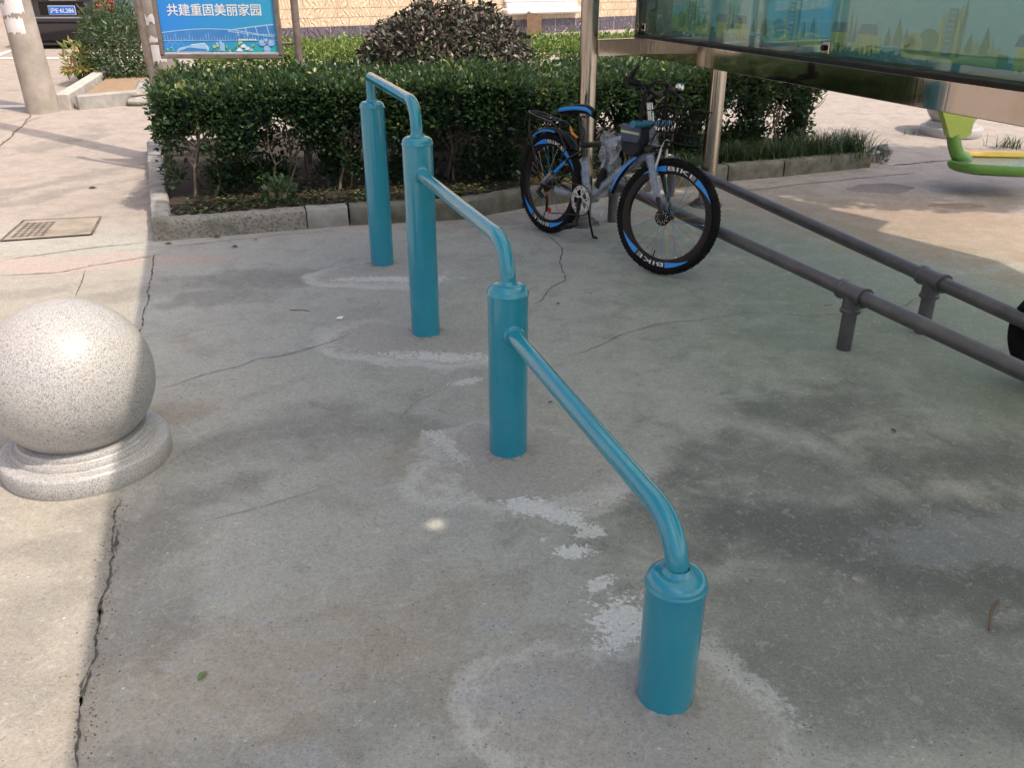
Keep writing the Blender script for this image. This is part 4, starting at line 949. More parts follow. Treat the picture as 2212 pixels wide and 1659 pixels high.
for s_, an in ((-1, R(176)), (1, R(-4))):
    e = Vector((math.sin(an)*.15, 0, math.cos(an)*.15)); b_ = BBp+Vector((0, s_*.068, 0)); m = MB()
    m.tube([b_, b_+e*.5+Vector((0, s_*.006, 0)), b_+e+Vector((0, s_*.012, 0))], [.017, .011, .0125], 14, flat=.7); m.lathe([(0, .012), (.016, .010), (.019, -.008)], b_, (0, s_, 0), 20); m.build('crank_arm', M['black'], bike)
    pc = b_+e+Vector((0, s_*.065, 0)); m = MB(); m.tube([b_+e+Vector((0, s_*.01, 0)), pc+Vector((0, s_*.04, 0))], .006, 10)
    tl = Matrix.Rotation(R(-30), 3, 'Y')
    for dx in (-.036, .036): m.box(pc+tl @ Vector((dx, 0, 0)), (.012, .085, .018), [tl @ Vector((1, 0, 0)), Vector((0, 1, 0)), tl @ Vector((0, 0, 1))], bev=.003)
    for dy in (-.036, 0, .036): m.box(pc+Vector((0, dy, 0)), (.075, .010, .016), [tl @ Vector((1, 0, 0)), Vector((0, 1, 0)), tl @ Vector((0, 0, 1))], bev=.003)
    m.build('pedal', M['black_plastic'], bike)
cas = Vector((0, -.04, RW)); m = MB()
for k in range(6): m.lathe([(.012, -.001), (.024+.0055*k, -.001), (.024+.0055*k, .001), (.012, .001)], cas+Vector((0, -.012+.005*k, 0)), (0, 1, 0), 30)
m.build('cassette', M['chain'], bike)
dj = Vector((.035, -.045, RW-.085)); dk = Vector((.07, -.045, RW-.155)); m = MB()
m.tube([cas+Vector((.0, -.03, -.02)), cas+Vector((-.01, -.045, -.05)), dj+Vector((-.01, -.02, 0))], [.011, .017, .014], 10)
m.box((dj+dk)/2+Vector((0, -.012, 0)), (.018, .004, .10), bev=.001); m.build('derailleur', M['black'], bike)
m = MB(); m.lathe([(0, -.005), (.016, -.005), (.018, 0), (.016, .005), (0, .005)], dk, (0, 1, 0), 20); m.lathe([(0, -.005), (.014, -.005), (.014, .005), (0, .005)], dj, (0, 1, 0), 18); m.build('jockey_wheel', M['red'], bike)
m = MB(); path = [cas+Vector((0, 0, .038))]+[cr.lerp(cr, 0)+Vector((0, .006, 0))+Vector((math.sin(a_)*.089, 0, math.cos(a_)*.089)) for a_ in [R(q) for q in range(-5, 186, 8)]]+[dk+Vector((0, 0, -.018)), dk+Vector((-.018, 0, 0)), dj+Vector((.014, 0, 0)), cas+Vector((-.038, 0, -.01)), cas+Vector((-.03, 0, .025))]
fine_ = []
for a, b in zip(path, path[1:]+path[:1]):
    n = max(1, int((b-a).length/.0064)); fine_ += [a.lerp(b, i/n) for i in range(n)]
m.tube(fine_, [.0038 if i % 2 else .0026 for i in range(len(fine_))], 6, closed=True, cap=False); m.build('chain', M['chain'], bike, smooth=0)
m = MB(); m.tube([BBp+Vector((-.05, .04, -.02)), BBp+Vector((-.08, .10, -.15)), BBp+Vector((-.10, .16, -.262))], .007, 10); m.tube([BBp+Vector((-.10, .16, -.262)), BBp+Vector((-.07, .17, -.268))], .009, 10); m.build('kickstand', M['black'], bike)
m = steered(MB())                                # front brake arms and cable noodle
bb_ = crown+Vector((.035, 0, -.03))
for s_ in (-1, 1): m.tube([bb_+Vector((.01, s_*.045, -.045)), bb_+Vector((.02, s_*.042, .02)), bb_+Vector((.02, s_*.035, .07))], [.008, .007, .005], 8)
m.tube(round_path([bb_+Vector((.02, -.035, .07)), bb_+Vector((.03, -.03, .12)), bb_+Vector((.03, .03, .12)), bb_+Vector((.02, .035, .07))], .03, 5), .003, 8); m.build('brake', M['alu'], bike)
m = MB(); m.tube([BBp+Vector((.10, .0, .10)), BBp+Vector((.16, 0, .22))], .036, 20); m.build('bottle', M['black_plastic'], bike)
# wire basket (steered)
m = steered(MB()); b0_ = bc+Vector((.070, 0, -.055)); rws = [(0.0, .12, .215), (-.065, .11, .20), (-.13, .10, .18), (-.18, .09, .16)]
def bring(z, hw, ln):
    x0 = b0_.x+.0-(z*.12); return [Vector((x0, b0_.y-hw*.8, b0_.z+z)), Vector((x0+ln, -hw, b0_.z+z+.0)), Vector((x0+ln, hw, b0_.z+z)), Vector((x0, hw*.8, b0_.z+z))]
for i, (z, hw, ln) in enumerate(rws):
    q = bring(z, hw, ln); m.tube(round_path(q+[q[0]], .02, 3)[:-1], .0030 if i else .0045, 6)
    m.tube([q[3], q[0]], .003, 6)
t0_, t1_ = bring(*rws[0]), bring(*rws[3])
for sd in range(4):
    n = 9 if sd != 3 else 7
    for k in range(n): f_ = k/n; m.tube([t0_[sd].lerp(t0_[(sd+1) % 4], f_), t1_[sd].lerp(t1_[(sd+1) % 4], f_)], .0018, 5)
for k in range(1, 8): m.tube([t1_[0].lerp(t1_[1], k/8), t1_[3].lerp(t1_[2], k/8)], .0018, 5)
for k in range(1, 6): m.tube([t1_[0].lerp(t1_[3], k/6), t1_[1].lerp(t1_[2], k/6)], .0018, 5)
m.tube([t0_[0].lerp(t0_[3], .5), SA+sax*.58], .005, 6); m.build('basket', M['wire'], bike)
# thin whip rod with pale tip
m = steered(MB()); a = bc+Vector((.02, .06, .02)); m.tube([a, a+Vector((.02, .05, .16))], .0022, 6); m.build('antenna', M['black_plastic'], bike)

bm_ = Matrix.Translation(rc) @ Matrix.Rotation(yaw, 4, 'Z') @ Matrix.Rotation(LEAN, 4, 'X')
def on_bike(name, origin, label, cat):
    o = bpy.data.objects.new(name, None); o.empty_display_size = .05; col.objects.link(o); o.matrix_world = bm_ @ Matrix.Translation(origin); return tag(o, label, cat)
# saddle bag on the top tube
M['denim'] = paint('grey_blue_cloth', (.075, .095, .165), .85, bump=.4, bscale=400); M['blackcloth'] = paint('black_cloth', (.013, .013, .016), .85, bump=.5, bscale=300); M['reflect'] = paint('reflective_strip', (.45, .60, .28), .4)
bgp = hb1+Vector((-.070, -.045, -.055)); bag = on_bike('frame_bag', bgp, 'small dark pouch with grey blue flap and reflective strip strapped by the bicycle head tube', 'bag')
m = MB(); out = [(-.085, .055), (.085, .06), (.09, -.02), (.07, -.085), (.03, -.11), (-.03, -.11), (-.07, -.085), (-.085, -.03)]
def rounded(poly, r_=.02, n=4):
    P = [Vector((p[0], 0, p[1])) for p in poly]; o = []
    for i in range(len(P)): o += bezier_bend(P[i-1], P[i], P[(i+1) % len(P)], r_, n)
    return o
ro_ = rounded(out); 
def puff(ol, y0, y1, ins=.012):
    c = sum(ol, Vector())/len(ol); L_ = [[Vector((p.x, y0+ins, p.z)) for p in ol], [Vector((p.x, y1-ins, p.z)) for p in ol]]
    f_ = [c+(p-c)*.90+Vector((0, y0-c.y, 0)) for p in ol]; f2_ = [c+(p-c)*.90+Vector((0, y1-c.y, 0)) for p in ol]
    n = len(ol); rings = [f_, L_[0], L_[1], f2_]; vs = [v for r_ in rings for v in r_]
    m.add(vs, [(i*n+k, i*n+(k+1) % n, (i+1)*n+(k+1) % n, (i+1)*n+k) for i in range(3) for k in range(n)]+[tuple(range(n)), tuple(3*n+k for k in range(n))])
puff(ro_, -.035, .035); m.build('pouch', M['blackcloth'], bag, smooth=50)
m = MB(); puff(rounded([(-.080, .060), (.078, .064), (.080, .0), (.06, -.032), (-.05, -.034), (-.078, -.01)], .015), -.043, -.033, .003); fl = m.build('flap', M['denim'], bag, smooth=50)
m = MB(); m.box((0, -.0445, .018), (.148, .002, .013)); m.build('reflective_strip', M['reflect'], fl)
# blue lock hanging over the bars
lkp = (SM @ (bc+Vector((.02, 0, -.155)))); lock = on_bike('bar_lock', lkp, 'blue bicycle lock with dark shackle hung over the handlebar', 'lock')
M['lock_blue'] = paint('lock_blue', (.02, .17, .30), .35)
LM = Matrix.Rotation(STEER, 4, 'Z'); m = MB(); m.M = LM; m.tube([Vector((-.045, -.16, 0)), Vector((-.0, .16, 0))], .019, 16); m.build('lock_body', M['lock_blue'], lock)
m = MB(); m.M = LM; m.tube(round_path([Vector((-.035, -.10, .01)), Vector((-.03, -.10, .17)), Vector((.0, -.08, .215)), Vector((.0, .08, .215)), Vector((-.005, .10, .17)), Vector((-.01, .10, .01))], .035, 5), .0105, 12); m.build('shackle', M['black_plastic'], lock)

# ------------------------------------------------------------------ sign in the left of the hedge
SY = 7.4
M['sign_metal'] = paint('weathered_steel', (.27, .225, .20), .45, metal=.5, var=.25, scale=14, c2=(.14, .10, .08))
sl0 = aty(350, 127, SY); sr0 = aty(612, 121, SY)
root = empty('sign', (0, SY, 0), label='blue sign with white Chinese characters on two steel posts in the hedge', cat='sign')
m = MB(); m.tube([Vector((-2.935, 0, .05)), Vector((-2.985, 0, 2.05))], .032, 20); m.build('post', M['sign_metal'], root)
m = MB(); m.tube([Vector((-1.735, 0, .05)), Vector((-1.725, 0, 2.05))], .030, 20); m.build('post', M['sign_metal'], root)
x0, x1 = sl0.x, sr0.x; z0 = (sl0.z+sr0.z)/2+.0; z1 = 1.85
m = MB()
for (cx_, cz_, sx_, sz_) in (((x0+x1)/2, z0+.012, x1-x0, .034), ((x0+x1)/2, z1, x1-x0, .034), (x0+.014, (z0+z1)/2, .034, z1-z0-.03), (x1-.014, (z0+z1)/2, .034, z1-z0-.03)): m.box((cx_, 0, cz_), (sx_, .035, sz_), bev=.003)
m.build('frame', M['sign_metal'], root)
m = MB()
for z_ in (z0+.11, z1-.2):
    m.tube([Vector((-2.955, 0, z_)), Vector((x0+.0, 0, z_))], .011, 10); m.tube([Vector((x1, 0, z_)), Vector((-1.735, 0, z_))], .011, 10)
m.build('bracket', M['sign_metal'], root)
def signbg():
    t = NT('sign_print'); v = t.coord(); sp = t.n('ShaderNodeSeparateXYZ'); t.l(v, sp.inputs[0])
    u = t.mr(sp.outputs[0], x0, x1); c = t.mix(u, (.02, .20, .62), (.03, .30, .50)); zz_ = t.mr(sp.outputs[2], z0+.02, z0+.14, 1, 0)
    gm = t.math('MULTIPLY', zz_, t.mr(sp.outputs[0], x0+.35, x1-.2, .2, 1)); c = t.mix(t.math('MULTIPLY', gm, .85), c, (.04, .42, .36))
    t.set(col=c, rough=.35); return t.m
m = MB(); bx0, bx1, bz0, bz1 = x0+.034, x1-.034, z0+.034, z1-.02
m.box(((bx0+bx1)/2, .004, (bz0+bz1)/2), (bx1-bx0, .008, bz1-bz0)); panel = m.build('panel', signbg(), root, smooth=0)
# artwork lines: long arched roofs, ribs, small trees, four-petal flower
AM = [paint('art_pale', (.35, .55, .75), .4), paint('art_blue', (.05, .22, .55), .4), paint('art_green', (.10, .38, .18), .4), paint('art_white', (.75, .80, .85), .4), paint('art_lime', (.45, .60, .25), .4), paint('art_petal', (.28, .45, .80), .4)]
m = MB(); WS = bx1-bx0
def sx(u): return bx0+u*WS
def szz(v): return bz0+v*WS       # v in widths
def srib(pts, wd_, mi, y=-.0015):
    m.mi = mi; out = []
    for i, (u, v) in enumerate(pts):
        a = pts[max(i-1, 0)]; b = pts[min(i+1, len(pts)-1)]; dx, dz = b[0]-a[0], b[1]-a[1]; L_ = math.hypot(dx, dz) or 1; nx, nz = -dz/L_, dx/L_
        out += [(sx(u)+nx*wd_, y, szz(v)+nz*wd_), (sx(u)-nx*wd_, y, szz(v)-nz*wd_)]
    m.add(out, [(2*i, 2*i+1, 2*i+3, 2*i+2) for i in range(len(pts)-1)])
def spoly(pts, mi, y=-.001): m.mi = mi; m.add([(sx(u), y, szz(v)) for u, v in pts], [tuple(range(len(pts)))])
arc1 = [(i/24, .165+.035*math.sin(math.pi*min(1, (i/24)*1.1+.05))-.04*max(0, i/24-.6)) for i in range(25)]
spoly(arc1+[(1, .10), (0, .10)], 1); srib(arc1, .003, 0)
arc2 = [(.58+.40*i/12, .185+.05*(i/12)**.8) for i in range(13)]; spoly(arc2+[(.98, .14), (.80, .145), (.6, .17)], 1, -.0012); srib(arc2, .0045, 0, -.002); srib([(.58, .18), (.98, .135)], .003, 0, -.002)
for u_ in (.66, .74, .83, .93): srib([(u_-.01, .19+.05*max(0,(u_-.59)/.4)**.8), (u_+.01, .14)], .004, 0, -.0025)
for i in range(40): u_ = .02+i*.024; srib([(u_, .105), (u_, .12+.05*random.random())], .0014, 0, -.0018)
srib([(0, .105), (1, .108)], .002, 0, -.002)
for k in range(3): srib([(.03+k*.05+.045*i/8, .065+.03*math.sin(math.pi*i/8)) for i in range(9)], .001, 0, -.0022)
spoly([(.10, .012), (.38, .012), (.40, .05), (.36, .085), (.28, .075), (.20, .06), (.13, .045)], 0, -.0022); spoly([(.12, .018), (.37, .018), (.37, .035), (.22, .05)], 1, -.0028); srib([(.24, .07), (.36, .083), (.39, .03)], .003, 3, -.003)
for (u_, v_, s_) in ((.03, .03, .018), (.07, .04, .022), (.44, .06, .022), (.47, .04, .02), (.55, .05, .02), (.64, .055, .026), (.60, .03, .016), (.78, .065, .022), (.57, .02, .02), (.42, .015, .02), (.67, .09, .03)):
    for q in range(6): spoly([(u_+random.uniform(-.6, .6)*s_+s_*.35*math.cos(t_), v_+random.uniform(-.6, .6)*s_+s_*.35*math.sin(t_)) for t_ in [k*1.05 for k in range(6)]], 4 if q % 2 else 2, -.003-.0002*q)
for (u_, h_) in ((.46, .09), (.49, .10), (.51, .085)): spoly([(u_, .02), (u_+.022, .02), (u_+.022, h_), (u_, h_)], 0, -.0024)
for (u_, v_, s_) in ((.70, .06, .03), (.735, .04, .028), (.66, .03, .03), (.76, .03, .02)): spoly([(u_-s_, v_-s_*.4), (u_+s_, v_-s_*.4), (u_+s_*.6, v_+s_*.3), (u_, v_+s_*.6), (u_-s_*.7, v_+s_*.2)], 3, -.0042)
for k in range(9): spoly([(.66+k*.018, .105), (.674+k*.018, .105), (.674+k*.018, .118), (.66+k*.018, .118)], 3, -.0042)
for a_, s_ in ((R(20), .038), (R(160), .038), (R(268), .046), (R(90), .03)):
    cx_, cz_ = .905+math.cos(a_)*s_*1.05, .075+math.sin(a_)*s_*.9
    spoly([(cx_+s_*.85*math.cos(t_)*(1 if abs(math.cos(a_)) > .5 else .8), cz_+s_*.72*math.sin(t_)) for t_ in [k*math.pi/8 for k in range(16)]], 5, -.0050)
    spoly([(cx_-s_*.2+s_*.4*math.cos(t_), cz_+s_*.15+s_*.35*math.sin(t_)) for t_ in [k*math.pi/6 for k in range(12)]], 0, -.0056)
spoly([(0, 0), (1, 0), (1, .008), (0, .008)], 3, -.006)
m.build('artwork', AM, panel, smooth=0, fixn=False)
vs, fs = text_mesh('共建重固美丽家园')
ta = aty(363, 36, SY); tb = aty(565, 36, SY); th0 = aty(450, 33, SY).z; th1 = aty(450, 7, SY).z
X0 = min(v[0] for v in vs); X1 = max(v[0] for v in vs); Y0 = min(v[1] for v in vs); Y1 = max(v[1] for v in vs)
m = MB()
for dx in (-.0014, 0, .0014):
    for dz in (-.001, .001):
        m.add([(ta.x+(tb.x-ta.x)*(v[0]-X0)/(X1-X0)+dx, -.0015-.0002*(dx*1000)-.0001*dz*1000, th0+(th1-th0)*(v[1]-Y0)/(Y1-Y0)+dz) for v in vs], fs)
m.build('lettering', M['decal_white'], panel, smooth=0, fixn=False)
# concrete post behind the sign with white patch
root = empty('concrete_post', (-3.04, 7.86, 0), label='slim grey concrete pole with white patches just behind the blue sign', cat='post')
m = MB(); m.lathe([(.105, 0), (.098, 2.6), (.085, 7), (.0, 7)], seg=32); m.build('shaft', M['pink_concrete'], root)
def wrap_patch(root, r_, a0_, a1_, z0_, z1_, seed, rb=None, name='paper_patch'):
    rr = random.Random(seed); m = MB(); n = 14; ed = [[rr.uniform(-.02, .02) for _ in range(n+1)] for _ in range(2)]
    m.grid(lambda u, v: Vector(((r_+.002)*math.sin(a0_+(a1_-a0_)*u), -(r_+.002)*math.cos(a0_+(a1_-a0_)*u), z0_+(z1_-z0_)*v+ed[int(round(v))][int(round(u*n))]*(1 if v in (0, 1) else 0))), n, 5)
    m.build(name, M['whitewash'], root, smooth=60)
wrap_patch(root, .104, R(-60), R(50), .86, 1.07, 3); wrap_patch(root, .104, R(-30), R(45), 1.17, 1.23, 4)
# ------------------------------------------------------------------ utility pole
up = atg(95, 240); root = empty('utility_pole', up, label='thick round concrete utility pole with torn white paper, far left', cat='pole')
m = MB(); m.lathe([(.185, -.05), (.172, .1), (.155, 1.2), (.135, 6), (0, 6)], seg=40); m.build('shaft', M['pink_concrete'], root)
for args in ((.1605, R(-38), R(38), .84, 1.0, 5), (.1585, R(-50), R(0), 1.02, 1.14, 6), (.1585, R(-10), R(52), 1.05, 1.22, 7), (.1575, R(-60), R(-25), 1.18, 1.3, 8)): wrap_patch(root, *args)
root.rotation_euler = (0, R(-2.2), 0)

# ------------------------------------------------------------------ second planter at the far left
c0p = atg(162, 238); c1p = atg(292, 226); c2p = atg(245, 190)
m = MB(); dd = (c1p-c0p).normalized(); nn = (atg(215, 186)-atg(155, 226)); nn = nn.normalized(); zt = .16
m.box((c0p+c1p)/2+Vector((0, .08, zt/2-.02)), ((c1p-c0p).length, .15, zt+.04), (dd, Vector((-dd.y, dd.x, 0)), Vector((0, 0, 1))), bev=.015)
tag(m.build('kerb_stone', M['kerb_pale'], smooth=30), 'sunlit grey kerb stone in front of the feathery bush beyond the hedge bed', 'kerb stone', 'kerb stones of the far bed')
sd = nn; a = c0p+Vector((-.12, .02, 0)); b = a+sd*2.2
m = MB(); d_ = (b-a).normalized(); m.box((a+b)/2+Vector((0, 0, zt/2)), ((b-a).length, .14, zt+.05), (d_, d_.cross(Vector((0, 0, 1))).normalized()*-1, d_.cross(d_.cross(Vector((0, 0, 1)))).normalized()), bev=.015)
tag(m.build('kerb_stone', paint('limewashed_kerb', (.50, .46, .42), .8, var=.2), smooth=30), 'whitewashed kerb stone running back beside the concrete pole', 'kerb stone', 'kerb stones of the far bed')
m = MB(); m.add([c0p+Vector((0, .15, .12)), c1p+Vector((.6, .15, .12)), c1p+Vector((1.0, 2.2, .22)), c0p+sd*2.2+Vector((0, 0, .12))], [(0, 1, 2, 3)])
tag(m.build('bed_soil', paint('dry_soil', (.28, .19, .12), .95, bump=.8), smooth=0), kind='structure')
m = MB()
for i in range(7): m.box(atg(300+i*4, 226-i*3)+Vector((0, 0, .04+.02*i)), (.22, .2, .08), [Vector((1, .1*i, 0)).normalized(), Vector((-.1*i, 1, 0)).normalized(), Vector((0, 0, 1))], bev=.03)
tag(m.build('rock', M['kerb_pale'], smooth=30), 'pale broken stones at the left of the hedge below the sign posts', 'rock')

# ------------------------------------------------------------------ parked car (rear)
M['carpaint'] = paint('car_black', (.012, .012, .016), .12, coat=1, var=.02); M['plate'] = paint('plate_blue', (.03, .14, .52), .4); M['lamp_red'] = paint('lamp_red', (.5, .02, .03), .15, coat=1)
M['carglass'] = paint('car_glass', (.02, .022, .025), .05)
cg = gz(15.0); cw = ray(113, 21); pt_ = cw*(14.2/1.0); CX = ray(113, 21).x*14.2+.17; CY = ray(113, 21).y*14.2-0.0
car = empty('car', (CX, CY, .31), label='black car with blue number plate seen from behind beyond the concrete pole', cat='car', rot=(0, 0, R(4)))
def sect(y):   # half widths/heights of the body along length
    return y
m = MB(); prof = [(.0, .20, .86), (.03, .17, .90), (.12, .16, .92), (.6, .16, .93), (3.6, .16, .93), (4.3, .2, .86), (4.45, .25, .78)]
ringc = []
for (y, zb_, hw) in prof:
    zt_ = 1.02 if y < 1 else (.95 if y < 3.2 else .78)
    if y == 0: zt_ = .98
    ringc.append([(-hw+.06, y, zb_), (-hw, y, zb_+.12), (-hw-.01, y, .55), (-hw+.03, y, .82), (-hw+.12, y, zt_), (0, y, zt_+.02), (hw-.12, y, zt_), (hw-.03, y, .82), (hw+.01, y, .55), (hw, y, zb_+.12), (hw-.06, y, zb_)])
n = 11; m.add([v for r_ in ringc for v in r_], [(i*n+k, i*n+(k+1) % n, (i+1)*n+(k+1) % n, (i+1)*n+k) for i in range(len(ringc)-1) for k in range(n)]+[tuple(range(n)), tuple((len(ringc)-1)*n+k for k in range(n))])
body = m.build('body', M['carpaint'], car, smooth=40)
m = MB(); cab = [(.35, 1.0, .74), (.95, 1.44, .58), (2.2, 1.46, .58), (3.1, .98, .72)]; rr_ = [[(-hw, y, .96), (-hw+.02, y, z_), (hw-.02, y, z_), (hw, y, .96)] for y, z_, hw in cab]
m.add([v for r_ in rr_ for v in r_], [(i*4+k, i*4+k+1, (i+1)*4+k+1, (i+1)*4+k) for i in range(3) for k in range(3)]); m.build('cabin_glass', M['carglass'], car, smooth=30)
m = MB(); m.box((0, -.03, .40), (1.74, .10, .34), bev=.05); m.box((0, -.05, .225), (1.5, .06, .05), bev=.02); m.build('bumper', M['carpaint'], car)
m = MB(); m.box((0, -.075, .625), (1.70, .05, .022), bev=.008); m.box((0, -.012, .90), (.95, .03, .028), bev=.008); m.build('chrome_strip', M['chrome'], car)
m = MB(); m.box((0, .0, .765), (.74, .02, .20), bev=.02); rc_ = m.build('plate_recess', M['black_plastic'], car)
PZ = .735+.0
m = MB(); m.box((0, -.022, PZ), (.44, .008, .14), bev=.003); pl = m.build('number_plate', M['decal_white'], car)
m = MB(); m.box((0, -.0275, PZ), (.428, .004, .128), bev=.001); m.build('plate_face', M['plate'], pl)
vs, fs = text_mesh('沪E·6L286'); X0 = min(v[0] for v in vs); X1 = max(v[0] for v in vs); Y0 = min(v[1] for v in vs); Y1 = max(v[1] for v in vs)
m = MB(); m.add([(-.195+.39*(v[0]-X0)/(X1-X0), -.0305, PZ-.042+.084*(v[1]-Y0)/(Y1-Y0)) for v in vs], fs); m.build('plate_lettering', M['decal_white'], pl, smooth=0, fixn=False)
for s_ in (-1, 1):
    m = MB(); m.box((s_*.70, -.005, .80), (.34, .06, .17), bev=.03); tl = m.build('tail_light', M['lamp_red'], car); m = MB(); m.box((s_*.66, -.037, .81), (.28, .01, .02), bev=.004); m.build('lamp_strip', paint('lamp_clear', (.6, .3, .3), .1), tl)
    for y in (.75, 3.45):
        m = MB(); prof = [(.20, -.10), (.30, -.10), (.33, -.07), (.33, .07), (.30, .10), (.20, .10)]; m.lathe(prof, (s_*.80, y, .33), (1, 0, 0), 36, closed=True); m.mi = 1; m.lathe([(0, s_*.09), (.20, s_*.08)], (s_*.80, y, .33), (1, 0, 0), 36); m.build('wheel', [M['rubber'], M['alu']], car)

# ------------------------------------------------------------------ building with stone tiles behind
WA = at(690, 57, .76); WBp = at(1194, 39, .76); wd0 = (WBp-WA).normalized(); W0 = WA-wd0*1.6; W1 = WA+wd0*34
WL = (W1-W0).length; wn = Vector((wd0.y, -wd0.x, 0))
def tilem():
    t = NT('stone_tiles'); v = t.coord(); mp = t.n('ShaderNodeMapping'); t.l(v, mp.inputs[0]); mp.inputs['Rotation'].default_value = (0, 0, 0)
    sp = t.n('ShaderNodeSeparateXYZ'); t.l(v, sp.inputs[0]); cb = t.n('ShaderNodeCombineXYZ'); t.l(sp.outputs[0], cb.inputs[0]); t.l(sp.outputs[2], cb.inputs[1])
    br = t.n('ShaderNodeTexBrick'); t.l(cb.outputs[0], br.inputs['Vector']); br.inputs['Scale'].default_value = 1; br.inputs['Brick Width'].default_value = .44; br.inputs['Row Height'].default_value = .15
    br.inputs['Mortar Size'].default_value = .006; br.inputs['Color1'].default_value = (.54, .42, .29, 1); br.inputs['Color2'].default_value = (.48, .365, .25, 1); br.inputs['Mortar'].default_value = (.28, .22, .17, 1)
    n = t.noise(v, 8, 4, .6, 2.0); wv = t.n('ShaderNodeTexWave'); t.l(v, wv.inputs[0]); wv.inputs['Scale'].default_value = 4; wv.inputs['Distortion'].default_value = 14; wv.inputs['Detail'].default_value = 2
    c = t.mix(t.mr(n.outputs[0], .35, .7, 0, .35), br.outputs[0], (.60, .47, .33)); t.set(col=c, rough=.5)
    t.bump(t.math('ADD', wv.outputs[1], t.math('MULTIPLY', t.mr(br.outputs['Fac'], 0, 1, 1, 0), 2.0)), .9, .012); return t.m
def darkm():
    t = NT('dark_plinth_tiles'); v = t.coord(); sp = t.n('ShaderNodeSeparateXYZ'); t.l(v, sp.inputs[0]); cb = t.n('ShaderNodeCombineXYZ'); t.l(sp.outputs[0], cb.inputs[0]); t.l(sp.outputs[2], cb.inputs[1])
    br = t.n('ShaderNodeTexBrick'); t.l(cb.outputs[0], br.inputs['Vector']); br.offset = 0; br.inputs['Scale'].default_value = 1; br.inputs['Brick Width'].default_value = .6; br.inputs['Row Height'].default_value = 5; br.inputs['Mortar Size'].default_value = .008
    br.inputs['Color1'].default_value = (.095, .08, .10, 1); br.inputs['Color2'].default_value = (.08, .07, .09, 1); br.inputs['Mortar'].default_value = (.30, .25, .23, 1)
    wv = t.n('ShaderNodeTexWave'); t.l(v, wv.inputs[0]); wv.inputs['Scale'].default_value = 3; wv.inputs['Distortion'].default_value = 16; wv.inputs['Detail'].default_value = 3
    t.set(col=br.outputs[0], rough=.35); t.bump(wv.outputs[1], .9, .02); return t.m
bang = math.atan2(wd0.y, wd0.x)
root = empty('building', (W0.x, W0.y, 0), bang, label='building clad in cream stone tiles with a dark tiled plinth', cat='building')
m = MB(); m.box((WL/2, .15, 3.4), (WL, .30, 5.28)); m.build('wall', tilem(), root, smooth=0)
m = MB(); m.box((WL/2, .135, .46), (WL, .31, .598)); m.build('plinth', darkm(), root, smooth=0)
wx0 = (at(1105, 20, 1.0)-W0).dot(wd0); 
def along(px, py, z): v = ray(px, py); o = Vector((0, 0, CAM_H)); nrm = Vector((-wd0.y, wd0.x, 0)); t_ = (W0-o).dot(nrm)/v.dot(nrm); return (o+v*t_)
sa0 = along(1085, 15, 0); sa1 = along(1245, 12, 0); u0 = (sa0-W0).dot(wd0); u1 = (sa1-W0).dot(wd0); zs = along(1180, 28, 0).z
m = MB(); m.box(((u0+u1)/2, -.08, zs+.06), (u1-u0, .20, .12), bev=.03); m.box(((u0+u1)/2, -.04, zs+.17), (u1-u0-.1, .12, .10), bev=.02); m.box(((u0+u1)/2, -.03, zs+.27), (u1-u0-.04, .08, .09), bev=.02); m.build('sill', paint('white_render', (.72, .70, .70), .6), root)
m = MB(); m.box(((u0+u1)/2, -.01, zs+1.1), (u1-u0-.3, .05, 1.5)); wi = m.build('window', M['carglass'], root)
# brown board leaning by the wall
pbx = along(1150, 50, 0); m = MB(); y_ = pbx.y-.35
pq = aty(1152, 46, y_); m.prism([(pq.x-.13, y_, pq.z-.6), (pq.x+.17, y_, pq.z-.6), (pq.x+.17, y_, pq.z+.06), (pq.x+.13, y_, pq.z+.12), (pq.x+.04, y_, pq.z+.09), (pq.x, y_, pq.z+.17), (pq.x-.05, y_, pq.z+.16), (pq.x-.08, y_, pq.z+.20), (pq.x-.13, y_, pq.z+.18)], (0, .03, 0))
tag(m.build('wooden_board', paint('brown_wood', (.22, .14, .085), .8), smooth=0), 'broken brown board standing by the building behind the purple bush', 'board')

# building across the road, seen only as reflection in the notice board
root = empty('building', (-17, 12, .3), R(-90)+R(4), label='pale building across the road with rows of windows', cat='building')
m = MB(); m.box((0, 3, 4), (34, 6, 8)); m.build('wall', paint('pale_render', (.50, .42, .38), .8), root, smooth=0)
for i in range(9):
    for j in range(2):
        m = MB(); m.box((-14+i*3.4, -.02, 2.0+j*3.1), (1.7, .1, 1.6)); w_ = m.build('window', M['carglass'], root); m = MB()
        for k in range(9): m.box((-14.8+i*3.4+k*.2, -.12, 2.0+j*3.1), (.03, .03, 1.7))
        m.build('window_bars', M['decal_white'], w_)

# ------------------------------------------------------------------ tree to the right that throws dappled shade
tr = Vector((7.6, 4.6, 0)); root = empty('tree', tr, label='leafy street tree standing right of the shelter', cat='tree')
m = MB(); m.tube([Vector((0, 0, 0)), Vector((-.1, .1, 2)), Vector((-.2, .3, 4.2)), Vector((-.6, .8, 6))], [.16, .13, .10, .05], 16)
for i in range(12):
    a_ = i*2.4; e = Vector((math.cos(a_)*1.9-.7, math.sin(a_)*1.0+.9, random.uniform(4.5, 6.8))); m.tube([Vector((-.2, .3, 3.4+i*.15)), e*.6+Vector((0, 0, 1.6)), e], [.05, .035, .012], 8)
m.build('trunk', M['bark'], root)
n = 17000; k = rng.normal(size=(n, 3)); k /= np.linalg.norm(k, axis=1)[:, None]; rr2 = rng.uniform(.55, 1, n)[:, None]
P = k*rr2*np.array([2.9, 1.25, .9])+np.array([-1.3, 1.0, 5.0]); keep = vnoise(P[:, 0], P[:, 1], P[:, 2], 2.6, 6) > -.36; P = P[keep]; n = len(P)
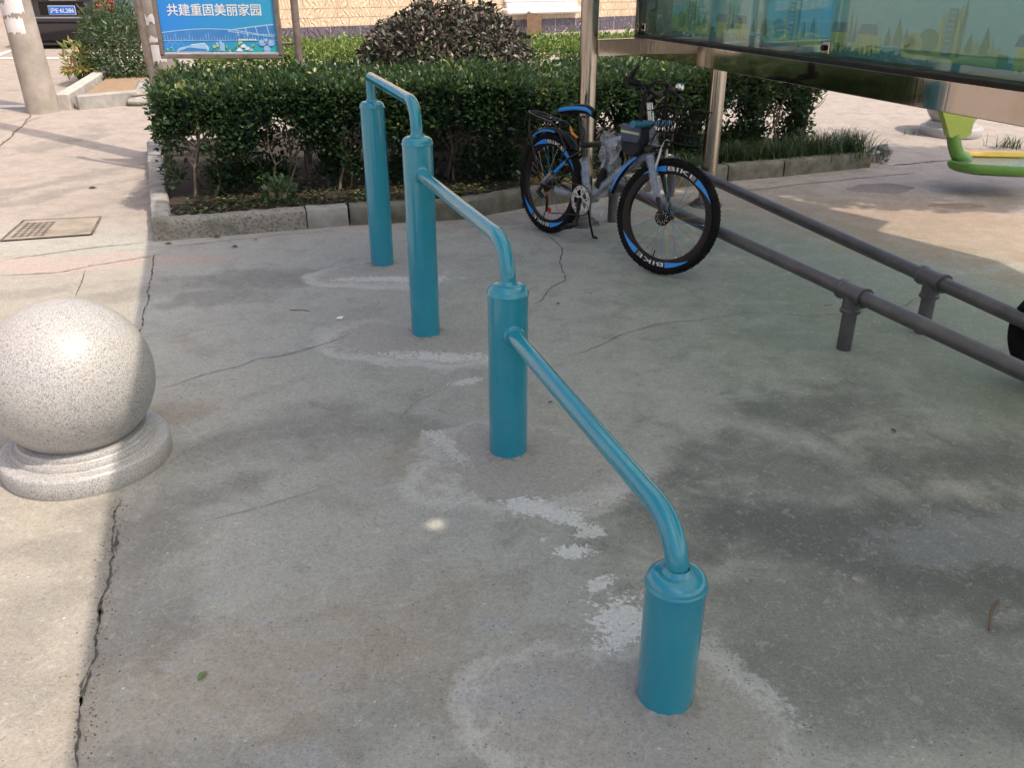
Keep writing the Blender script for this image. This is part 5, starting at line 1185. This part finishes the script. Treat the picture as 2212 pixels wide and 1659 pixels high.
leaf_cloud('crown', M['hedge'], P, rng.normal(size=(n, 3)), rng.uniform(.10, .17, n), rng.uniform(.06, .10, n), rng.random(n)*.6, root)

# ------------------------------------------------------------------ green exercise seat, scooter wheel
M['green'] = paint('green_paint', (.11, .27, .045), .3, coat=.4, var=.05); M['yellow'] = paint('yellow_paint', (.75, .50, .08), .35, coat=.3, var=.04); M['greygreen'] = paint('seat_sheen', (.16, .22, .13), .3, coat=.4, var=.1)  # greygreen puts the grey sheen of the reflecting seat top into colour
gy = 6.6; g0 = aty(2072, 262, gy); g1 = aty(2072, 300, gy); g2 = aty(2090, 345, gy)
root = empty('exercise_seat', (g0.x, gy, 0), label='green and yellow exercise machine seat hanging at the right edge', cat='exercise seat')
def gl_(px, py, y=gy): p = aty(px, py, y); return Vector((p.x-g0.x, p.y-gy, p.z))
m = MB(); m.prism([gl_(2035, 235), gl_(2110, 235), gl_(2098, 288), gl_(2088, 297), gl_(2052, 296)], (0, .09, 0)); m.build('bracket', paint('lime_paint', (.35, .45, .07), .35, coat=.3, var=.05), root)
m = MB(); p = [gl_(2066, 292)+Vector((0, .045, 0)), gl_(2068, 315)+Vector((0, .045, 0)), gl_(2075, 335)+Vector((0, .06, 0)), gl_(2100, 352)+Vector((0, .09, 0))]; m.tube(round_path(p, .018, 5), .050, 20); m.build('bent_tube', M['green'], root)
m = MB(); sc0 = gl_(2160, 350); 
ZS = sc0.z; sx0 = gl_(2053, 345).x; 
outl = [(sx0, -.02), (sx0+.10, -.19), (sx0+.48, -.30), (sx0+.66, -.24), (sx0+.70, .0), (sx0+.62, .18), (sx0+.22, .22), (sx0+.06, .12)]
def seat_ol(sc=1.0, z=0.0, r_=.05):
    P = [Vector((x_, y_, 0)) for x_, y_ in outl]; o = []
    for i in range(len(P)): o += bezier_bend(P[i-1], P[i], P[(i+1) % len(P)], r_, 5)
    c = sum(o, Vector())/len(o); return [c+(q-c)*sc+Vector((0, .05, ZS+z)) for q in o]
rings = [seat_ol(.80, -.075), seat_ol(.95, -.055), seat_ol(1.0, -.03), seat_ol(1.0, .0), seat_ol(.97, .012), seat_ol(.90, .008), seat_ol(.86, .002)]
n = len(rings[0]); m.add([v for r_ in rings for v in r_], [(i*n+k, i*n+(k+1) % n, (i+1)*n+(k+1) % n, (i+1)*n+k) for i in range(len(rings)-1) for k in range(n)]+[tuple(range(n))])
m.build('seat', M['green'], root)
m = MB(); t_ = seat_ol(.862, .003); m.add(t_, [tuple(range(n))]); m.build('seat_top_sheen', M['greygreen'], root)
m = MB(); m.box(Vector((sx0+.50, .25, ZS+.012)), (.70, .16, .05), (Vector((1, -.12, 0)).normalized(), Vector((.12, 1, 0)).normalized(), Vector((0, 0, 1))), bev=.025); m.build('back_edge', M['yellow'], root)
m = MB(); m.tube([gl_(2072, 240)+Vector((0, .045, 0)), Vector((0, .045, 1.35)), Vector((1.9, .045, 1.35)), Vector((1.9, .045, 0))], .045, 16); m.build('support', M['green'], root)
# wheel of a vehicle at the right edge
p = at(2284, 870); root = empty('scooter', (p.x+.02, p.y+.1, 0), R(-62), label='black tyre of a parked scooter cut off by the right edge', cat='scooter')
m = MB(); prof = [(.175+.045*math.cos(2*math.pi*k/14), .04*math.sin(2*math.pi*k/14)) for k in range(14)]; m.lathe(prof, (0, 0, .22), (0, 1, 0), 48, closed=True); m.build('tyre', M['rubber'], root)
m = MB(); m.lathe([(0, -.03), (.04, -.03), (.05, -.01), (.135, -.01), (.14, -.02), (.14, .02), (.05, .01), (.04, .03), (0, .03)], (0, 0, .22), (0, 1, 0), 32); m.build('rim', M['alu'], root)
m = MB()
for s_ in (-1, 1): m.tube([Vector((0, s_*.055, .22)), Vector((.12, s_*.06, .6))], .018, 12)
m.tube([Vector((.12, 0, .58)), Vector((.2, 0, .95))], .025, 12); m.box((.12, 0, .6), (.05, .16, .05), bev=.01); m.tube([Vector((.2, -.3, .98)), Vector((.2, .3, .98))], .013, 12); m.build('fork', M['black'], root)

# ------------------------------------------------------------------ drain cover, debris on the ground
root = empty('drain_cover', at(110, 497), label='rectangular concrete drain cover with a worn grid pattern at the left', cat='drain cover')
o_ = at(110, 497); c4 = [at(2, 522), at(198, 508), at(218, 470), at(52, 478)]
M['drain'] = paint('drain_concrete', (.33, .285, .23), .85, var=.22, scale=6, bump=.4, bscale=60)
m = MB(); P = [q-o_+Vector((0, 0, .006)) for q in c4]; m.add(P, [(0, 1, 2, 3)]); m.build('slab', M['drain'], root, smooth=0)
m = MB()
def dl(a, b, wd_, z=.0095):
    d_ = (b-a).normalized(); n_ = Vector((-d_.y, d_.x, 0))*wd_/2; zz_ = Vector((0, 0, z-a.z)); m.add([a+n_+zz_, a-n_+zz_, b-n_+zz_, b+n_+zz_], [(0, 1, 2, 3)])
for k in range(4): dl(P[k], P[(k+1) % 4], .016)
for k in range(5): t_ = .10+k*.08; dl(P[0].lerp(P[1], t_).lerp(P[3].lerp(P[2], t_), .12), P[0].lerp(P[1], t_).lerp(P[3].lerp(P[2], t_), .85), .012)
for k in range(6): s_ = .15+k*.13; dl(P[0].lerp(P[3], s_).lerp(P[1].lerp(P[2], s_), .07), P[0].lerp(P[3], s_).lerp(P[1].lerp(P[2], s_), .46), .009, .0100)
m.build('groove', paint('groove_dirt', (.16, .135, .11), .95, var=.3, scale=9), root, smooth=0, fixn=False)
def one_leaf(px, py, L_, ang, tint, label, name='fallen_leaf', z=.004, mat=None):
    p = atg(px, py); root = leaf_cloud(name, mat or M['litter'], np.array([[0, 0, 0.0]]), np.array([[math.cos(ang), math.sin(ang), .05]]), np.array([L_]), np.array([L_*.55]), np.array([tint]), None, updir=np.array([0, 0, 9.0]), fold=.2)
    root.location = (p.x, p.y, p.z+z+.002); return tag(root, label, 'leaf', 'loose leaves on the pavement')
one_leaf(428, 1475, .035, 1.2, .95, 'single green leaf lying on bare concrete in the lower left')
one_leaf(355, 528, .05, .1, .8, 'dark green leaf just below the corner kerb stone'); one_leaf(460, 514, .05, .2, .75, 'green leaf left of two others below the kerb front')
one_leaf(500, 534, .05, -.3, .65, 'curled green leaf on the slab crack below the kerb'); one_leaf(548, 520, .03, .3, .9, 'small yellow green leaf below the kerb joint')
one_leaf(318, 385, .07, .2, .75, 'green leaf beside the left kerb on the sunlit pavement'); one_leaf(190, 408, .07, .3, .4, 'brown leaf on the sunlit pavement near the sign shadow')
one_leaf(1206, 660, .03, 1.6, .1, 'dead black leaf right of the third teal post'); one_leaf(1921, 930, .03, -1.0, .05, 'dead black leaf on the dark patch at the right'); one_leaf(1183, 873, .025, .3, .15, 'dead leaf beside the third teal post and its pipe')
def scrap(px, py, L_, ang, mt, name, label, cat, wd_=.004):
    p = atg(px, py); m = MB(); d_ = Vector((math.cos(ang), math.sin(ang), 0)); q = Vector((-d_.y, d_.x, 0)); m.tube([-d_*L_/2+Vector((0, 0, wd_)), q*L_*.06+Vector((0, 0, wd_*1.3)), d_*L_/2+Vector((0, 0, wd_))], wd_/2, 6)
    o = m.build(name, mt, None); o.location = (p.x, p.y, p.z); return tag(o, label, cat)
M['twig'] = paint('twig', (.16, .10, .06), .9)
scrap(2146, 1332, .145, .95, M['twig'], 'stick', 'brown stick on the concrete near the lower right edge', 'stick', .006)
scrap(648, 672, .10, -.1, M['twig'], 'twig', 'thin reddish twig on the concrete left of the tallest posts', 'twig'); scrap(1790, 600+60, .05, .3, M['twig'], 'twig', 'tiny twig on green tinted concrete by the nearer pipe rail', 'twig', .003)
scrap(1100, 608+120, .04, -.5, M['twig'], 'twig', 'short twig beside the third teal post', 'twig', .003)
p = at(726, 691); m = MB(); m.prism([(0, 0, .006), (.028, -.004, .006), (.034, .016, .012), (.006, .014, .010)], (0, 0, .002)); o = m.build('paper_scrap', M['decal_white'], None, smooth=0); o.location = p; tag(o, 'small white paper scrap on the concrete left of the second post', 'paper scrap')
# crumbs of grit along the joint and scattered pebbles: nobody could count them
m = MB(); rr = random.Random(11)
def crumb(p, s_):
    q = Matrix.Rotation(rr.uniform(0, 6), 3, Vector((rr.random(), rr.random(), 1))); m.box(Vector(p)+Vector((0, 0, s_*.3)), (s_*1.2, s_, s_*.6), [q @ Vector((1, 0, 0)), q @ Vector((0, 1, 0)), q @ Vector((0, 0, 1))])
for i in range(260):
    t_ = rr.random(); a = at(262, 1080).lerp(at(168, 1659), t_); crumb(a+Vector((rr.gauss(0, .02), rr.gauss(0, .02), 0)), rr.uniform(.001, .0035))
for i in range(420): crumb(at(rr.uniform(0, 2212), rr.uniform(560, 1659)), rr.uniform(.001, .003))
tag(m.build('grit', [paint('grit', (.14, .12, .10), .9)], smooth=0), 'scattered grit and crumbs of concrete on the pavement', 'grit', kind='stuff')
